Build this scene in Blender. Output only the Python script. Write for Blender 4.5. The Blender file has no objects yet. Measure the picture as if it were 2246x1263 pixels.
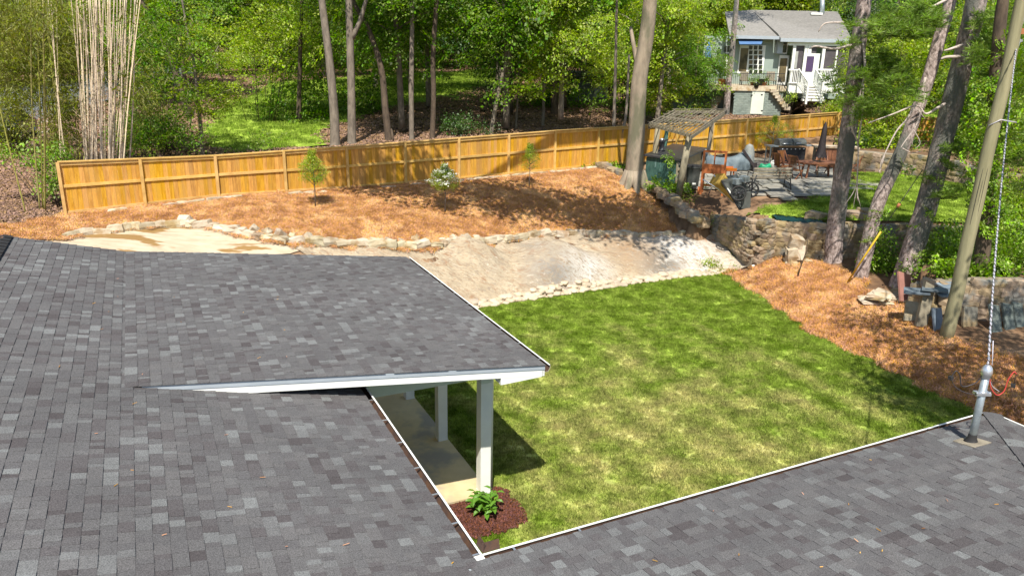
import bpy, bmesh, math, random
import numpy as np
from mathutils import Vector, Matrix, Euler
random.seed(7); RNG = np.random.default_rng(7)
S = bpy.context.scene; COL = S.collection

# ------------------------------------------------------------------ camera
FPX, PITCH, ROLL, CX, CY, CAMZ = 1668.8, 0.30412, 0.019156, 1123.0, 631.5, 8.0
Fv = Vector((0, math.cos(PITCH), -math.sin(PITCH)))
U0 = Vector((0, math.sin(PITCH), math.cos(PITCH))); R0 = Vector((1, 0, 0))
Rv = R0*math.cos(ROLL)+U0*math.sin(ROLL); Uv = -R0*math.sin(ROLL)+U0*math.cos(ROLL)
cam = bpy.data.cameras.new('camera'); co = bpy.data.objects.new('camera', cam); COL.objects.link(co)
co.matrix_world = Matrix(((Rv.x, Uv.x, -Fv.x, 0), (Rv.y, Uv.y, -Fv.y, 0), (Rv.z, Uv.z, -Fv.z, CAMZ), (0, 0, 0, 1)))
cam.sensor_width = 36; cam.lens = FPX/2246*36; cam.clip_end = 1000; cam.clip_start = .1
S.camera = co

# ------------------------------------------------------------------ light
SUN_EL = math.radians(56); SUN_DIR = Vector((0.03, math.cos(SUN_EL), -math.sin(SUN_EL)))
w = bpy.data.worlds.new('World'); S.world = w; w.use_nodes = True
wn = w.node_tree; bg = wn.nodes['Background']
sky = wn.nodes.new('ShaderNodeTexSky'); sky.sky_type = 'NISHITA'; sky.sun_disc = False
sky.sun_elevation = SUN_EL; sky.sun_rotation = math.radians(180)
wn.links.new(sky.outputs[0], bg.inputs[0]); bg.inputs[1].default_value = 0.115
sl = bpy.data.lights.new('sun', 'SUN'); sl.energy = 5.0; sl.angle = math.radians(.53); sl.color = (1, .95, .86)
so = bpy.data.objects.new('sun', sl); COL.objects.link(so)
so.rotation_euler = SUN_DIR.to_track_quat('-Z', 'Y').to_euler()
S.view_settings.view_transform = 'Standard'; S.view_settings.look = 'None'
S.view_settings.exposure = 0.5; S.view_settings.gamma = 1
S.render.engine = 'CYCLES'
S.cycles.max_bounces = 6; S.cycles.transparent_max_bounces = 8
S.cycles.diffuse_bounces = 3; S.cycles.glossy_bounces = 2; S.cycles.transmission_bounces = 3

# ------------------------------------------------------------------ geometry of the view, used to lay things out in the world
ANG = 0.45322
D1 = Vector((-math.sin(ANG), math.cos(ANG), 0)); D2 = Vector((math.cos(ANG), math.sin(ANG), 0)); Z = Vector((0, 0, 1))
def ray(u, v): return Fv+Rv*((u-CX)/FPX)-Uv*((v-CY)/FPX)
def P(u, v, z):
    r = ray(u, v); t = (z-CAMZ)/r.z; return Vector((r.x*t, r.y*t, z))
def Y(u, v, y):
    r = ray(u, v); t = y/r.y; return Vector((r.x*t, y, CAMZ+r.z*t))
def HP(a, b, z=0.): # house frame: along d1, along d2
    return D1*a+D2*b+Z*z

# ------------------------------------------------------------------ materials
MATS = {}
def nodes_of(m): return m.node_tree.nodes, m.node_tree.links
def mat(name, a, b=None, scale=4., rough=.75, bump=0., bscale=None, c=None, cscale=.6, island=0., objr=0., metal=0., trans=0., detail=5., stretch=None, spec=.3, bdist=.02, cthr=(.5, .62)):
    """two-colour noise, optional third patchy colour, random tone per island / per object, bump"""
    m = bpy.data.materials.new(name); m.use_nodes = True; N, L = nodes_of(m)
    p = N['Principled BSDF']; p.inputs['Roughness'].default_value = rough; p.inputs['Metallic'].default_value = metal
    p.inputs['Specular IOR Level'].default_value = spec
    g = N.new('ShaderNodeNewGeometry'); pos = g.outputs['Position']
    if stretch:
        mp = N.new('ShaderNodeMapping'); mp.inputs['Scale'].default_value = stretch; L.new(pos, mp.inputs[0]); pos = mp.outputs[0]
    def noise(s, d=detail, r=.6):
        n = N.new('ShaderNodeTexNoise'); n.inputs['Scale'].default_value = s; n.inputs['Detail'].default_value = d; n.inputs['Roughness'].default_value = r
        L.new(pos, n.inputs['Vector']); return n.outputs['Fac']
    def mix(f, x, y):
        q = N.new('ShaderNodeMix'); q.data_type = 'RGBA'
        if hasattr(f, 'links') or not isinstance(f, float): L.new(f, q.inputs[0])
        for k, val in ((6, x), (7, y)):
            if isinstance(val, tuple): q.inputs[k].default_value = (*val, 1)
            else: L.new(val, q.inputs[k])
        return q.outputs[2]
    def rng(s, lo, hi, a0=0., a1=1.):
        q = N.new('ShaderNodeMapRange'); q.inputs[1].default_value = lo; q.inputs[2].default_value = hi; q.inputs[3].default_value = a0; q.inputs[4].default_value = a1
        L.new(s, q.inputs[0]); return q.outputs[0]
    if b is None: b = tuple(x*.75 for x in a)
    col = mix(rng(noise(scale), .35, .65), a, b)
    if c: col = mix(rng(noise(cscale, 4), *cthr), col, c)
    if island or objr:
        if island: src = g.outputs['Random Per Island']; amt = island
        if objr:
            oi = N.new('ShaderNodeObjectInfo')
            if island:
                ad = N.new('ShaderNodeMath'); ad.operation = 'ADD'; L.new(g.outputs['Random Per Island'], ad.inputs[0]); L.new(oi.outputs['Random'], ad.inputs[1])
                fr = N.new('ShaderNodeMath'); fr.operation = 'FRACT'; L.new(ad.outputs[0], fr.inputs[0]); src = fr.outputs[0]
            else: src = oi.outputs['Random']
            amt = max(island, objr)
        h = N.new('ShaderNodeHueSaturation'); L.new(col, h.inputs['Color']); L.new(rng(src, 0, 1, 1-amt, 1+amt), h.inputs['Value'])
        wv = N.new('ShaderNodeMath'); wv.operation = 'MULTIPLY'; L.new(src, wv.inputs[0]); wv.inputs[1].default_value = 7.31
        f2 = N.new('ShaderNodeMath'); f2.operation = 'FRACT'; L.new(wv.outputs[0], f2.inputs[0])
        L.new(rng(f2.outputs[0], 0, 1, 1-amt*.5, 1+amt*.4), h.inputs['Saturation']); L.new(rng(f2.outputs[0], 0, 1, .5-amt*.045, .5+amt*.045), h.inputs['Hue'])
        col = h.outputs[0]
    L.new(col, p.inputs['Base Color'])
    if bump:
        bn = N.new('ShaderNodeBump'); bn.inputs['Strength'].default_value = bump; bn.inputs['Distance'].default_value = bdist
        L.new(noise(bscale or scale*2, 6, .65), bn.inputs['Height']); L.new(bn.outputs[0], p.inputs['Normal'])
    if trans:
        t = N.new('ShaderNodeBsdfTranslucent'); mx = N.new('ShaderNodeMixShader'); mx.inputs[0].default_value = trans
        h2 = N.new('ShaderNodeHueSaturation'); h2.inputs['Saturation'].default_value = 1.15; h2.inputs['Value'].default_value = 1.5; h2.inputs['Hue'].default_value = .485
        L.new(col, h2.inputs['Color']); L.new(h2.outputs[0], t.inputs[0])
        L.new(p.outputs[0], mx.inputs[1]); L.new(t.outputs[0], mx.inputs[2]); L.new(mx.outputs[0], N['Material Output'].inputs[0])
    MATS[name] = m; return m
M = MATS
mat('white_paint', (.86, .86, .80), (.80, .80, .74), 3, .45)
mat('porch_paint', (.68, .72, .62), (.62, .66, .56), 2, .5)
mat('trim_and_shade_grey', (.40, .44, .47), (.35, .39, .42), 3, .4)  # grey of roof trim, also of the painted overhang shade on the rake
mat('gutter_inside', (.060, .040, .035), (.11, .06, .035), 9, .6)
mat('galvanised', (.42, .47, .48), (.30, .34, .36), 18, .42, metal=.55)
mat('bright_metal', (.75, .76, .78), (.6, .62, .64), 12, .3, metal=.8)
mat('dark_metal', (.035, .035, .04), (.02, .02, .022), 10, .4)
mat('rubber', (.02, .02, .02), (.035, .032, .03), 10, .7)
mat('concrete', (.64, .52, .30), (.55, .44, .25), 2.5, .85, bump=.15, bscale=60, c=(.36, .32, .25), cscale=.9)
mat('fence_wood', (.62, .33, .045), (.44, .21, .022), 3.0, .7, stretch=(6, 6, .8), objr=.14, bump=.15, bscale=9, c=(.50, .27, .05), cscale=.8)
mat('fence_frame', (.66, .43, .14), (.50, .30, .085), 3.0, .7, objr=.1, bump=.1)
mat('grey_wood', (.32, .28, .20), (.20, .17, .12), 3, .85, bump=.4, bscale=16, objr=.2, stretch=(3, 3, 1))
mat('teak', (.26, .105, .04), (.16, .065, .028), 5, .6, island=.25)
mat('orange_wood', (.50, .155, .03), (.38, .11, .022), 5, .55, island=.15)
mat('shed_grey', (.20, .21, .19), (.15, .16, .15), 2, .8)
mat('soil', (.20, .115, .06), (.12, .07, .04), 3, .95, bump=.5, bscale=14, c=(.30, .19, .11), cscale=.7)
mat('leaf_litter', (.33, .20, .125), (.17, .10, .06), 6, .95, bump=.5, bscale=20, island=.4)
mat('straw', (.64, .315, .11), (.36, .155, .05), 2.6, .9, island=.5, c=(.72, .40, .16), cscale=1.1)
mat('straw_ground', (.38, .175, .07), (.22, .09, .035), 9, .95, bump=.8, bscale=30)
mat('mulch', (.17, .058, .034), (.085, .028, .018), 20, .9, island=.5, bump=.8, bscale=40)
mat('edging_stone', (.54, .47, .34), (.42, .34, .23), 3.2, .9, bump=.5, bscale=11, objr=.22, c=(.34, .24, .13), cscale=2.2, bdist=.03)
mat('river_stone', (.54, .45, .33), (.43, .35, .25), 5, .85, objr=.16, bump=.25, bscale=16)
mat('wall_stone', (.34, .25, .15), (.24, .18, .11), 3.5, .9, bump=.5, bscale=12, objr=.3, c=(.20, .19, .16), cscale=1.7, bdist=.03)
mat('mortar', (.30, .25, .19), (.2, .17, .12), 6, .95, bump=.5, bscale=25)
mat('slate', (.20, .25, .29), (.12, .15, .18), 4, .6, objr=.3)
mat('red_slate', (.33, .16, .13), (.27, .13, .10), 4, .7)
mat('beech_bark', (.34, .275, .20), (.23, .185, .135), 5, .9, bump=.6, bscale=18, stretch=(1, 1, .35), c=(.15, .14, .09), cscale=1.4, bdist=.03)
mat('pine_bark', (.56, .45, .41), (.13, .095, .08), 13, .95, bump=1., bscale=15, stretch=(1, 1, .5), bdist=.06, c=(.14, .14, .12), cscale=.9)
mat('dark_bark', (.13, .095, .065), (.065, .048, .035), 8, .95, bump=.8, bscale=16, stretch=(1, 1, .3), bdist=.03)
mat('grey_bark', (.26, .215, .165), (.14, .115, .09), 7, .95, bump=.7, bscale=20, stretch=(1, 1, .3), bdist=.03)
mat('pole_wood', (.32, .29, .17), (.23, .21, .12), 5, .85, bump=.4, bscale=22, stretch=(2, 2, .15))
mat('dead_wood', (.56, .47, .42), (.42, .35, .30), 8, .8)
mat('bamboo_dead', (.74, .60, .43), (.55, .43, .29), 5, .6, objr=.25)
mat('bamboo_green', (.30, .27, .06), (.20, .20, .04), 5, .5, objr=.25)
mat('leaf', (.20, .34, .014), (.07, .17, .008), 1.2, .5, island=.6, objr=.18, trans=.5, spec=.3)  # darker second tone paints deeper shade into the leaf clumps
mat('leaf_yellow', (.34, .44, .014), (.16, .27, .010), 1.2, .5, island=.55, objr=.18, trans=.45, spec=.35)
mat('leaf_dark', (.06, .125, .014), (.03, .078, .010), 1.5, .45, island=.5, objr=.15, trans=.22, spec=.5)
mat('leaf_bamboo', (.24, .26, .03), (.12, .155, .018), 1.2, .5, island=.5, trans=.35)
mat('leaf_ivy', (.25, .40, .02), (.12, .23, .014), 1.5, .45, island=.5, trans=.3)
mat('leaf_hydrangea', (.13, .30, .018), (.09, .24, .014), 4, .4, island=.2, trans=.3, spec=.4)
mat('needles', (.19, .30, .03), (.11, .20, .02), 1.5, .5, island=.4, trans=.25)
mat('blossom', (.85, .85, .78), (.78, .78, .70), 5, .6, trans=.3)
mat('gravel', (.46, .38, .30), (.32, .26, .20), 9, .95, bump=.6, bscale=40)
mat('asphalt', (.16, .17, .18), (.12, .13, .14), 4, .9)
mat('patio_stone', (.34, .32, .27), (.25, .24, .20), 2.5, .85, objr=.15, bump=.2, bscale=20)
mat('neighbour_wall', (.33, .39, .34), (.28, .34, .30), 1.5, .85, bump=.2, bscale=12)
mat('neighbour_brick', (.27, .31, .27), (.20, .24, .21), 1.5, .85, objr=.15)
mat('neighbour_roof', (.27, .255, .23), (.19, .18, .165), 6, .95, stretch=(1, 1, 3), bump=.4, bscale=12)
mat('window_dark', (.02, .025, .03), (.05, .045, .035), 2, .12, spec=.6)
mat('screen', (.07, .06, .065), (.10, .085, .09), 2, .6)
mat('screen_door', (.10, .06, .14), (.07, .05, .10), 2, .4)
mat('awning_blue', (.10, .20, .38), (.08, .16, .32), 2, .6)
mat('terracotta', (.40, .16, .07), (.32, .12, .05), 5, .8)
mat('cover', (.16, .20, .22), (.08, .105, .12), 2.2, .6, bump=.3, bscale=5)
mat('cover_light', (.42, .42, .38), (.33, .33, .30), 3, .7)
mat('end_cover', (.30, .31, .28), (.19, .20, .19), 4, .7, bump=.4, bscale=7)
mat('umbrella_cloth', (.045, .035, .035), (.025, .02, .022), 5, .7)
mat('tub_yellow', (.47, .32, .07), (.36, .22, .045), 3, .55)
mat('tub_grey', (.10, .105, .095), (.07, .075, .07), 5, .5)
mat('teal_panel', (.075, .16, .13), (.03, .075, .065), 9, .55, stretch=(1, 1, .4), c=(.16, .26, .24), cscale=7, cthr=(.6, .7))
mat('counter_top', (.055, .055, .06), (.035, .035, .035), 6, .4)
mat('green_bag', (.03, .42, .20), (.02, .30, .14), 5, .4)
mat('tarp', (.008, .045, .04), (.005, .03, .03), 4, .5)
mat('yellow_plastic', (.66, .42, .03), (.58, .36, .02), 4, .4)
mat('carved_stone', (.17, .20, .18), (.11, .13, .12), 6, .9, bump=.8, bscale=25)
mat('car_paint', (.02, .03, .03), (.018, .026, .026), 3, .15, spec=.6)
mat('cable_white', (.58, .55, .60), (.38, .36, .40), 30, .4)
mat('cable_dark', (.06, .05, .05), (.04, .035, .035), 10, .5)
mat('red_wire', (.55, .07, .05), (.45, .05, .04), 10, .4)
mat('lit_glass', (.22, .17, .09), (.06, .05, .03), 1.5, .2)

def shingle_material():
    m = bpy.data.materials.new('shingle'); m.use_nodes = True; N, L = nodes_of(m); p = N['Principled BSDF']
    p.inputs['Roughness'].default_value = .92; p.inputs['Specular IOR Level'].default_value = .25
    g = N.new('ShaderNodeNewGeometry'); oi = N.new('ShaderNodeObjectInfo')
    ad = N.new('ShaderNodeMath'); ad.operation = 'ADD'; L.new(g.outputs['Random Per Island'], ad.inputs[0]); L.new(oi.outputs['Random'], ad.inputs[1])
    fr = N.new('ShaderNodeMath'); fr.operation = 'FRACT'; L.new(ad.outputs[0], fr.inputs[0])
    r = N.new('ShaderNodeValToRGB'); L.new(fr.outputs[0], r.inputs[0]); r.color_ramp.interpolation = 'LINEAR'
    e = r.color_ramp.elements
    e[0].position = 0; e[0].color = (.070, .062, .062, 1); e[1].position = 1; e[1].color = (.168, .172, .168, 1)
    for q, cc in ((.10, (.090, .082, .082, 1)), (.3, (.098, .094, .094, 1)), (.55, (.106, .103, .102, 1)), (.8, (.115, .110, .108, 1)), (.9, (.130, .130, .128, 1))):
        x = e.new(q); x.color = cc
    n = N.new('ShaderNodeTexNoise'); n.inputs['Scale'].default_value = 95; n.inputs['Detail'].default_value = 3; L.new(g.outputs['Position'], n.inputs['Vector'])
    n2 = N.new('ShaderNodeTexNoise'); n2.inputs['Scale'].default_value = .55; n2.inputs['Detail'].default_value = 4; L.new(g.outputs['Position'], n2.inputs['Vector'])
    h = N.new('ShaderNodeHueSaturation'); L.new(r.outputs[0], h.inputs['Color'])
    m1 = N.new('ShaderNodeMapRange'); m1.inputs[1].default_value = .3; m1.inputs[2].default_value = .7; m1.inputs[3].default_value = .55; m1.inputs[4].default_value = 1.5; L.new(n.outputs[0], m1.inputs[0])
    m2 = N.new('ShaderNodeMapRange'); m2.inputs[1].default_value = .3; m2.inputs[2].default_value = .7; m2.inputs[3].default_value = .9; m2.inputs[4].default_value = 1.1; L.new(n2.outputs[0], m2.inputs[0])
    mu = N.new('ShaderNodeMath'); mu.operation = 'MULTIPLY'; L.new(m1.outputs[0], mu.inputs[0]); L.new(m2.outputs[0], mu.inputs[1]); L.new(mu.outputs[0], h.inputs['Value'])
    L.new(h.outputs[0], p.inputs['Base Color'])
    b = N.new('ShaderNodeBump'); b.inputs['Strength'].default_value = .5; b.inputs['Distance'].default_value = .004; L.new(n.outputs[0], b.inputs['Height']); L.new(b.outputs[0], p.inputs['Normal'])
    MATS['shingle'] = m
shingle_material()

def lawn_material(name, blade, strength_dry=1., bright=1.):
    m = bpy.data.materials.new(name); m.use_nodes = True; N, L = nodes_of(m); p = N['Principled BSDF']
    p.inputs['Roughness'].default_value = .7; p.inputs['Specular IOR Level'].default_value = .15
    g = N.new('ShaderNodeNewGeometry')
    def noise(s, d=5., r=.6):
        n = N.new('ShaderNodeTexNoise'); n.inputs['Scale'].default_value = s; n.inputs['Detail'].default_value = d; n.inputs['Roughness'].default_value = r
        L.new(g.outputs['Position'], n.inputs['Vector']); return n.outputs[0]
    def rng(s, lo, hi, a0=0., a1=1.):
        q = N.new('ShaderNodeMapRange'); q.inputs[1].default_value = lo; q.inputs[2].default_value = hi; q.inputs[3].default_value = a0; q.inputs[4].default_value = a1; L.new(s, q.inputs[0]); return q.outputs[0]
    def math_(op, a, b):
        q = N.new('ShaderNodeMath'); q.operation = op
        for k, x in ((0, a), (1, b)):
            if isinstance(x, (int, float)): q.inputs[k].default_value = x
            else: L.new(x, q.inputs[k])
        return q.outputs[0]
    def mix(f, x, y):
        q = N.new('ShaderNodeMix'); q.data_type = 'RGBA'; L.new(f, q.inputs[0])
        for k, val in ((6, x), (7, y)):
            if isinstance(val, tuple): q.inputs[k].default_value = (*val, 1)
            else: L.new(val, q.inputs[k])
        return q.outputs[2]
    # worn and dry middle of the lawn, soft mower stripes running away from the house
    sub = N.new('ShaderNodeVectorMath'); sub.operation = 'DISTANCE'; L.new(g.outputs['Position'], sub.inputs[0]); sub.inputs[1].default_value = (3.6, 14.6, 0)
    dist = rng(sub.outputs['Value'], 1.5, 9.5, .20, -.10)
    dt = N.new('ShaderNodeVectorMath'); dt.operation = 'DOT_PRODUCT'; L.new(g.outputs['Position'], dt.inputs[0]); dt.inputs[1].default_value = tuple(D2)
    st = math_('MULTIPLY', math_('SINE', math_('MULTIPLY', dt.outputs['Value'], 5.2), 0), .045)
    f = math_('ADD', math_('ADD', noise(.75, 6, .68), dist), st)
    f2 = math_('ADD', f, math_('MULTIPLY', math_('SUBTRACT', noise(9, 3), .5), .25))
    dry = rng(f2, .49, .82, 0, strength_dry*.7)
    gcol = mix(rng(noise(1.6, 5), .38, .62), (.130*bright, .205*bright, .014*bright), (.255*bright, .340*bright, .050*bright))
    col = mix(dry, gcol, (.46, .39, .17))
    hv = N.new('ShaderNodeHueSaturation'); L.new(col, hv.inputs['Color']); L.new(math_('MULTIPLY', math_('MULTIPLY', rng(noise(12, 5, .8), .3, .7, .45, 1.6), rng(noise(3.2, 4), .35, .65, .85, 1.15)), math_('ADD', math_('MULTIPLY', st, 2.2), 1.)), hv.inputs['Value']); col = hv.outputs[0]
    if blade:
        h = N.new('ShaderNodeHueSaturation'); L.new(col, h.inputs['Color']); L.new(rng(g.outputs['Random Per Island'], 0, 1, .72, 1.4), h.inputs['Value']); col = h.outputs[0]
        t = N.new('ShaderNodeBsdfTranslucent'); mx = N.new('ShaderNodeMixShader'); mx.inputs[0].default_value = .25
        L.new(col, t.inputs[0]); L.new(p.outputs[0], mx.inputs[1]); L.new(t.outputs[0], mx.inputs[2]); L.new(mx.outputs[0], N['Material Output'].inputs[0])
    L.new(col, p.inputs['Base Color']); MATS[name] = m
lawn_material('lawn_blade', True); lawn_material('lawn_ground', False)
lawn_material('far_lawn_blade', True, .25, 1.15); lawn_material('far_lawn_ground', False, .25, 1.2)

def rock_material():
    m = bpy.data.materials.new('bedrock'); m.use_nodes = True; N, L = nodes_of(m); p = N['Principled BSDF']; p.inputs['Roughness'].default_value = .88
    g = N.new('ShaderNodeNewGeometry')
    def noise(s, d=6., r=.62, st=None, dd=0.):
        v = g.outputs['Position']
        if st: mp = N.new('ShaderNodeMapping'); mp.inputs['Scale'].default_value = st; mp.inputs['Rotation'].default_value = (0, 0, .5); L.new(v, mp.inputs[0]); v = mp.outputs[0]
        n = N.new('ShaderNodeTexNoise'); n.inputs['Scale'].default_value = s; n.inputs['Detail'].default_value = d; n.inputs['Roughness'].default_value = r; n.inputs['Distortion'].default_value = dd
        L.new(v, n.inputs['Vector']); return n.outputs[0]
    def rng(s, lo, hi, a0=0., a1=1.):
        q = N.new('ShaderNodeMapRange'); q.inputs[1].default_value = lo; q.inputs[2].default_value = hi; q.inputs[3].default_value = a0; q.inputs[4].default_value = a1; L.new(s, q.inputs[0]); return q.outputs[0]
    def mix(f, x, y):
        q = N.new('ShaderNodeMix'); q.data_type = 'RGBA'; L.new(f, q.inputs[0])
        for k, val in ((6, x), (7, y)):
            if isinstance(val, tuple): q.inputs[k].default_value = (*val, 1)
            else: L.new(val, q.inputs[k])
        return q.outputs[2]
    def blob(c, r0, r1):
        d = N.new('ShaderNodeVectorMath'); d.operation = 'DISTANCE'; L.new(g.outputs['Position'], d.inputs[0]); d.inputs[1].default_value = tuple(c); return rng(d.outputs['Value'], r0, r1, 1, 0)
    def mul(a, b):
        q = N.new('ShaderNodeMath'); q.operation = 'MULTIPLY'; L.new(a, q.inputs[0]); L.new(b, q.inputs[1]); return q.outputs[0]
    col = mix(rng(noise(1.3, 6, .6, (1, 2.2, 1)), .35, .65), (.48, .395, .275), (.36, .285, .19))
    col = mix(rng(noise(2.6, 6, .7, (1, 2.5, 1), .6), .52, .66), col, (.30, .18, .10))
    for c, a, b, cc, sc in ((P(1215, 600, .6), .3, 1.5, (.24, .22, .195), 1.7), (P(1290, 590, .6), .2, 1.4, (.58, .55, .50), 1.6), (P(1060, 610, .4), .2, 1.1, (.27, .24, .20), 2.0),
                        (P(1510, 560, .6), .6, 2.6, (.58, .56, .52), 1.9), (P(1450, 575, .5), .3, 1.3, (.16, .15, .13), 3.0), (P(1180, 555, 1.), .2, 1.0, (.36, .32, .27), 2.5),
                        (P(1380, 540, 1.), .1, 1.5, (.32, .21, .12), 2.6)):
        col = mix(mul(blob(c, a, b), rng(noise(sc, 6, .7, None, .5), .30, .50)), col, cc)
    col = mix(rng(noise(4.5, 8, .72, (.7, 2.6, 1), 1.2), .51, .62), col, (.27, .215, .155))
    col = mix(rng(noise(5, 8, .7, (.8, 2.2, 1), .8), .60, .70), col, (.66, .58, .47))
    col = mix(rng(noise(11, 4, .7, (.25, 5, 1), .5), .57, .63), col, (.27, .165, .09))
    L.new(col, p.inputs['Base Color'])
    b = N.new('ShaderNodeBump'); b.inputs['Strength'].default_value = .8; b.inputs['Distance'].default_value = .07
    L.new(noise(3.2, 10, .74, (.8, 2.2, 1), .6), b.inputs['Height']); L.new(b.outputs[0], p.inputs['Normal'])
    MATS['bedrock'] = m
rock_material()

def slab_material():  # pale washed sand and stone left of the outcrop, with old straw lying on it
    m = mat('washed_rock', (.55, .45, .32), (.44, .345, .235), 2.2, .92, bump=.6, bscale=7, c=(.27, .16, .055), cscale=.55, cthr=(.53, .58), stretch=(.7, 2.4, 1))
slab_material()

def tag(o, label=None, cat=None, group=None, kind=None):
    if label: o['label'] = label
    if cat: o['category'] = cat
    if group: o['group'] = group
    if kind: o['kind'] = kind
    return o
def thing(name, label, cat, loc=(0, 0, 0), rotz=0., group=None):
    o = bpy.data.objects.new(name, None); COL.objects.link(o); o.empty_display_size = .1
    o.location = loc; o.rotation_euler = (0, 0, rotz); return tag(o, label, cat, group)
def link_mesh(name, me, parent=None, loc=None, rot=None, scale=None, kind=None):
    o = bpy.data.objects.new(name, me); COL.objects.link(o)
    if parent: o.parent = parent
    if loc is not None: o.location = loc
    if rot is not None: o.rotation_euler = rot
    if scale is not None: o.scale = scale
    if kind: o['kind'] = kind
    return o
def np_mesh(name, verts, faces, m, smooth=False):
    """verts (n,3), faces (k,s) same-size"""
    verts = np.asarray(verts, np.float32); faces = np.asarray(faces, np.int32)
    me = bpy.data.meshes.new(name); me.vertices.add(len(verts)); me.vertices.foreach_set('co', verts.ravel())
    k, s = faces.shape; me.loops.add(k*s); me.loops.foreach_set('vertex_index', faces.ravel())
    me.polygons.add(k); me.polygons.foreach_set('loop_start', np.arange(0, k*s, s, dtype=np.int32)); me.polygons.foreach_set('loop_total', np.full(k, s, np.int32))
    me.polygons.foreach_set('use_smooth', np.full(k, bool(smooth)))
    me.update(calc_edges=True)
    if m: me.materials.append(MATS[m])
    return me
class MB:
    """collects shapes into one mesh"""
    def __init__(s): s.v = []; s.f = []; s.m = []; s.mats = []; s.sm = []; s.cur = 0
    def use(s, m):
        if m not in s.mats: s.mats.append(m)
        s.cur = s.mats.index(m); return s
    def add(s, vs, fs, smooth=False):
        n = len(s.v); s.v += [tuple(x) for x in vs]
        for f in fs: s.f.append(tuple(i+n for i in f)); s.m.append(s.cur); s.sm.append(smooth)
        return s
    def box8(s, c):
        return s.add(c, [(0, 3, 2, 1), (4, 5, 6, 7), (0, 1, 5, 4), (1, 2, 6, 5), (2, 3, 7, 6), (3, 0, 4, 7)])
    def box(s, c, size, R=None):
        hx, hy, hz = size[0]/2, size[1]/2, size[2]/2; c = Vector(c)
        cs = [Vector(q) for q in ((-hx, -hy, -hz), (hx, -hy, -hz), (hx, hy, -hz), (-hx, hy, -hz), (-hx, -hy, hz), (hx, -hy, hz), (hx, hy, hz), (-hx, hy, hz))]
        if R is not None:
            if isinstance(R, (int, float)): R = Matrix.Rotation(R, 3, 'Z')
            cs = [R@q for q in cs]
        return s.box8([c+q for q in cs])
    def frame_box(s, o, X, Yd, Zd):  # corner + three edge vectors
        return s.box8([o, o+X, o+X+Yd, o+Yd, o+Zd, o+X+Zd, o+X+Yd+Zd, o+Yd+Zd])
    def bar(s, a, b, w, h, up=Z):
        a = Vector(a); b = Vector(b); d = (b-a).normalized()
        if abs(d.dot(up)) > .98: up = Vector((1, 0, 0))
        x = d.cross(up).normalized(); y = x.cross(d)
        o = [x*(-w/2)+y*(-h/2), x*(w/2)+y*(-h/2), x*(w/2)+y*(h/2), x*(-w/2)+y*(h/2)]
        return s.box8([a+q for q in o]+[b+q for q in o])
    def prism(s, poly, z0, z1):
        n = len(poly); vs = [(p[0], p[1], z0) for p in poly]+[(p[0], p[1], z1) for p in poly]
        return s.add(vs, [tuple(reversed(range(n))), tuple(range(n, 2*n))]+[(i, (i+1) % n, n+(i+1) % n, n+i) for i in range(n)])
    def extrude(s, poly, vec):  # 3D polygon swept by vec
        n = len(poly); vec = Vector(vec); a = [Vector(p) for p in poly]; vs = a+[p+vec for p in a]
        return s.add(vs, [tuple(reversed(range(n))), tuple(range(n, 2*n))]+[(i, (i+1) % n, n+(i+1) % n, n+i) for i in range(n)])
    def tube(s, pts, rad, seg=8, cap=True, rough=0., smooth=True):
        pts = [Vector(p) for p in pts]; n = len(pts)
        if not hasattr(rad, '__len__'): rad = [rad]*n
        vs = []; ref = None
        for i, p in enumerate(pts):
            d = (pts[min(i+1, n-1)]-pts[max(i-1, 0)]).normalized()
            if ref is None: ref = Vector((1, 0, 0)) if abs(d.x) < .9 else Vector((0, 1, 0))
            x = (ref-d*ref.dot(d)).normalized(); ref = x; y = d.cross(x)
            for k in range(seg):
                a = 2*math.pi*k/seg; rr = rad[i]*(1+rough*(random.random()-.5))
                vs.append(p+x*math.cos(a)*rr+y*math.sin(a)*rr)
        fs = [(i*seg+k, i*seg+(k+1) % seg, (i+1)*seg+(k+1) % seg, (i+1)*seg+k) for i in range(n-1) for k in range(seg)]
        if cap: fs += [tuple(reversed(range(seg))), tuple(range((n-1)*seg, n*seg))]
        return s.add(vs, fs, smooth)
    def lathe(s, c, prof, seg=16, smooth=True):  # prof: (r,z) list
        c = Vector(c); return s.tube([c+Z*z for r, z in prof], [max(r, .001) for r, z in prof], seg, True, 0., smooth)
    def build(s, name, parent=None, m=None, loc=None, rotz=None, kind=None):
        me = bpy.data.meshes.new(name); me.from_pydata(s.v, [], s.f)
        if m and not s.mats: s.mats = [m]
        for q in s.mats: me.materials.append(MATS[q])
        me.polygons.foreach_set('material_index', s.m); me.polygons.foreach_set('use_smooth', s.sm); me.update()
        return link_mesh(name, me, parent, loc, (0, 0, rotz) if rotz is not None else None, kind=kind)
def copy_tree(o, loc=None, rotz=None, parent=None, label=None, scale=None):
    c = o.copy(); COL.objects.link(c)
    if parent: c.parent = parent
    if loc is not None: c.location = loc
    if rotz is not None: c.rotation_euler = (0, 0, rotz)
    if scale is not None: c.scale = (scale,)*3 if not hasattr(scale, '__len__') else scale
    if label: c['label'] = label
    for ch in list(o.children): copy_tree(ch, parent=c)
    return c

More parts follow.
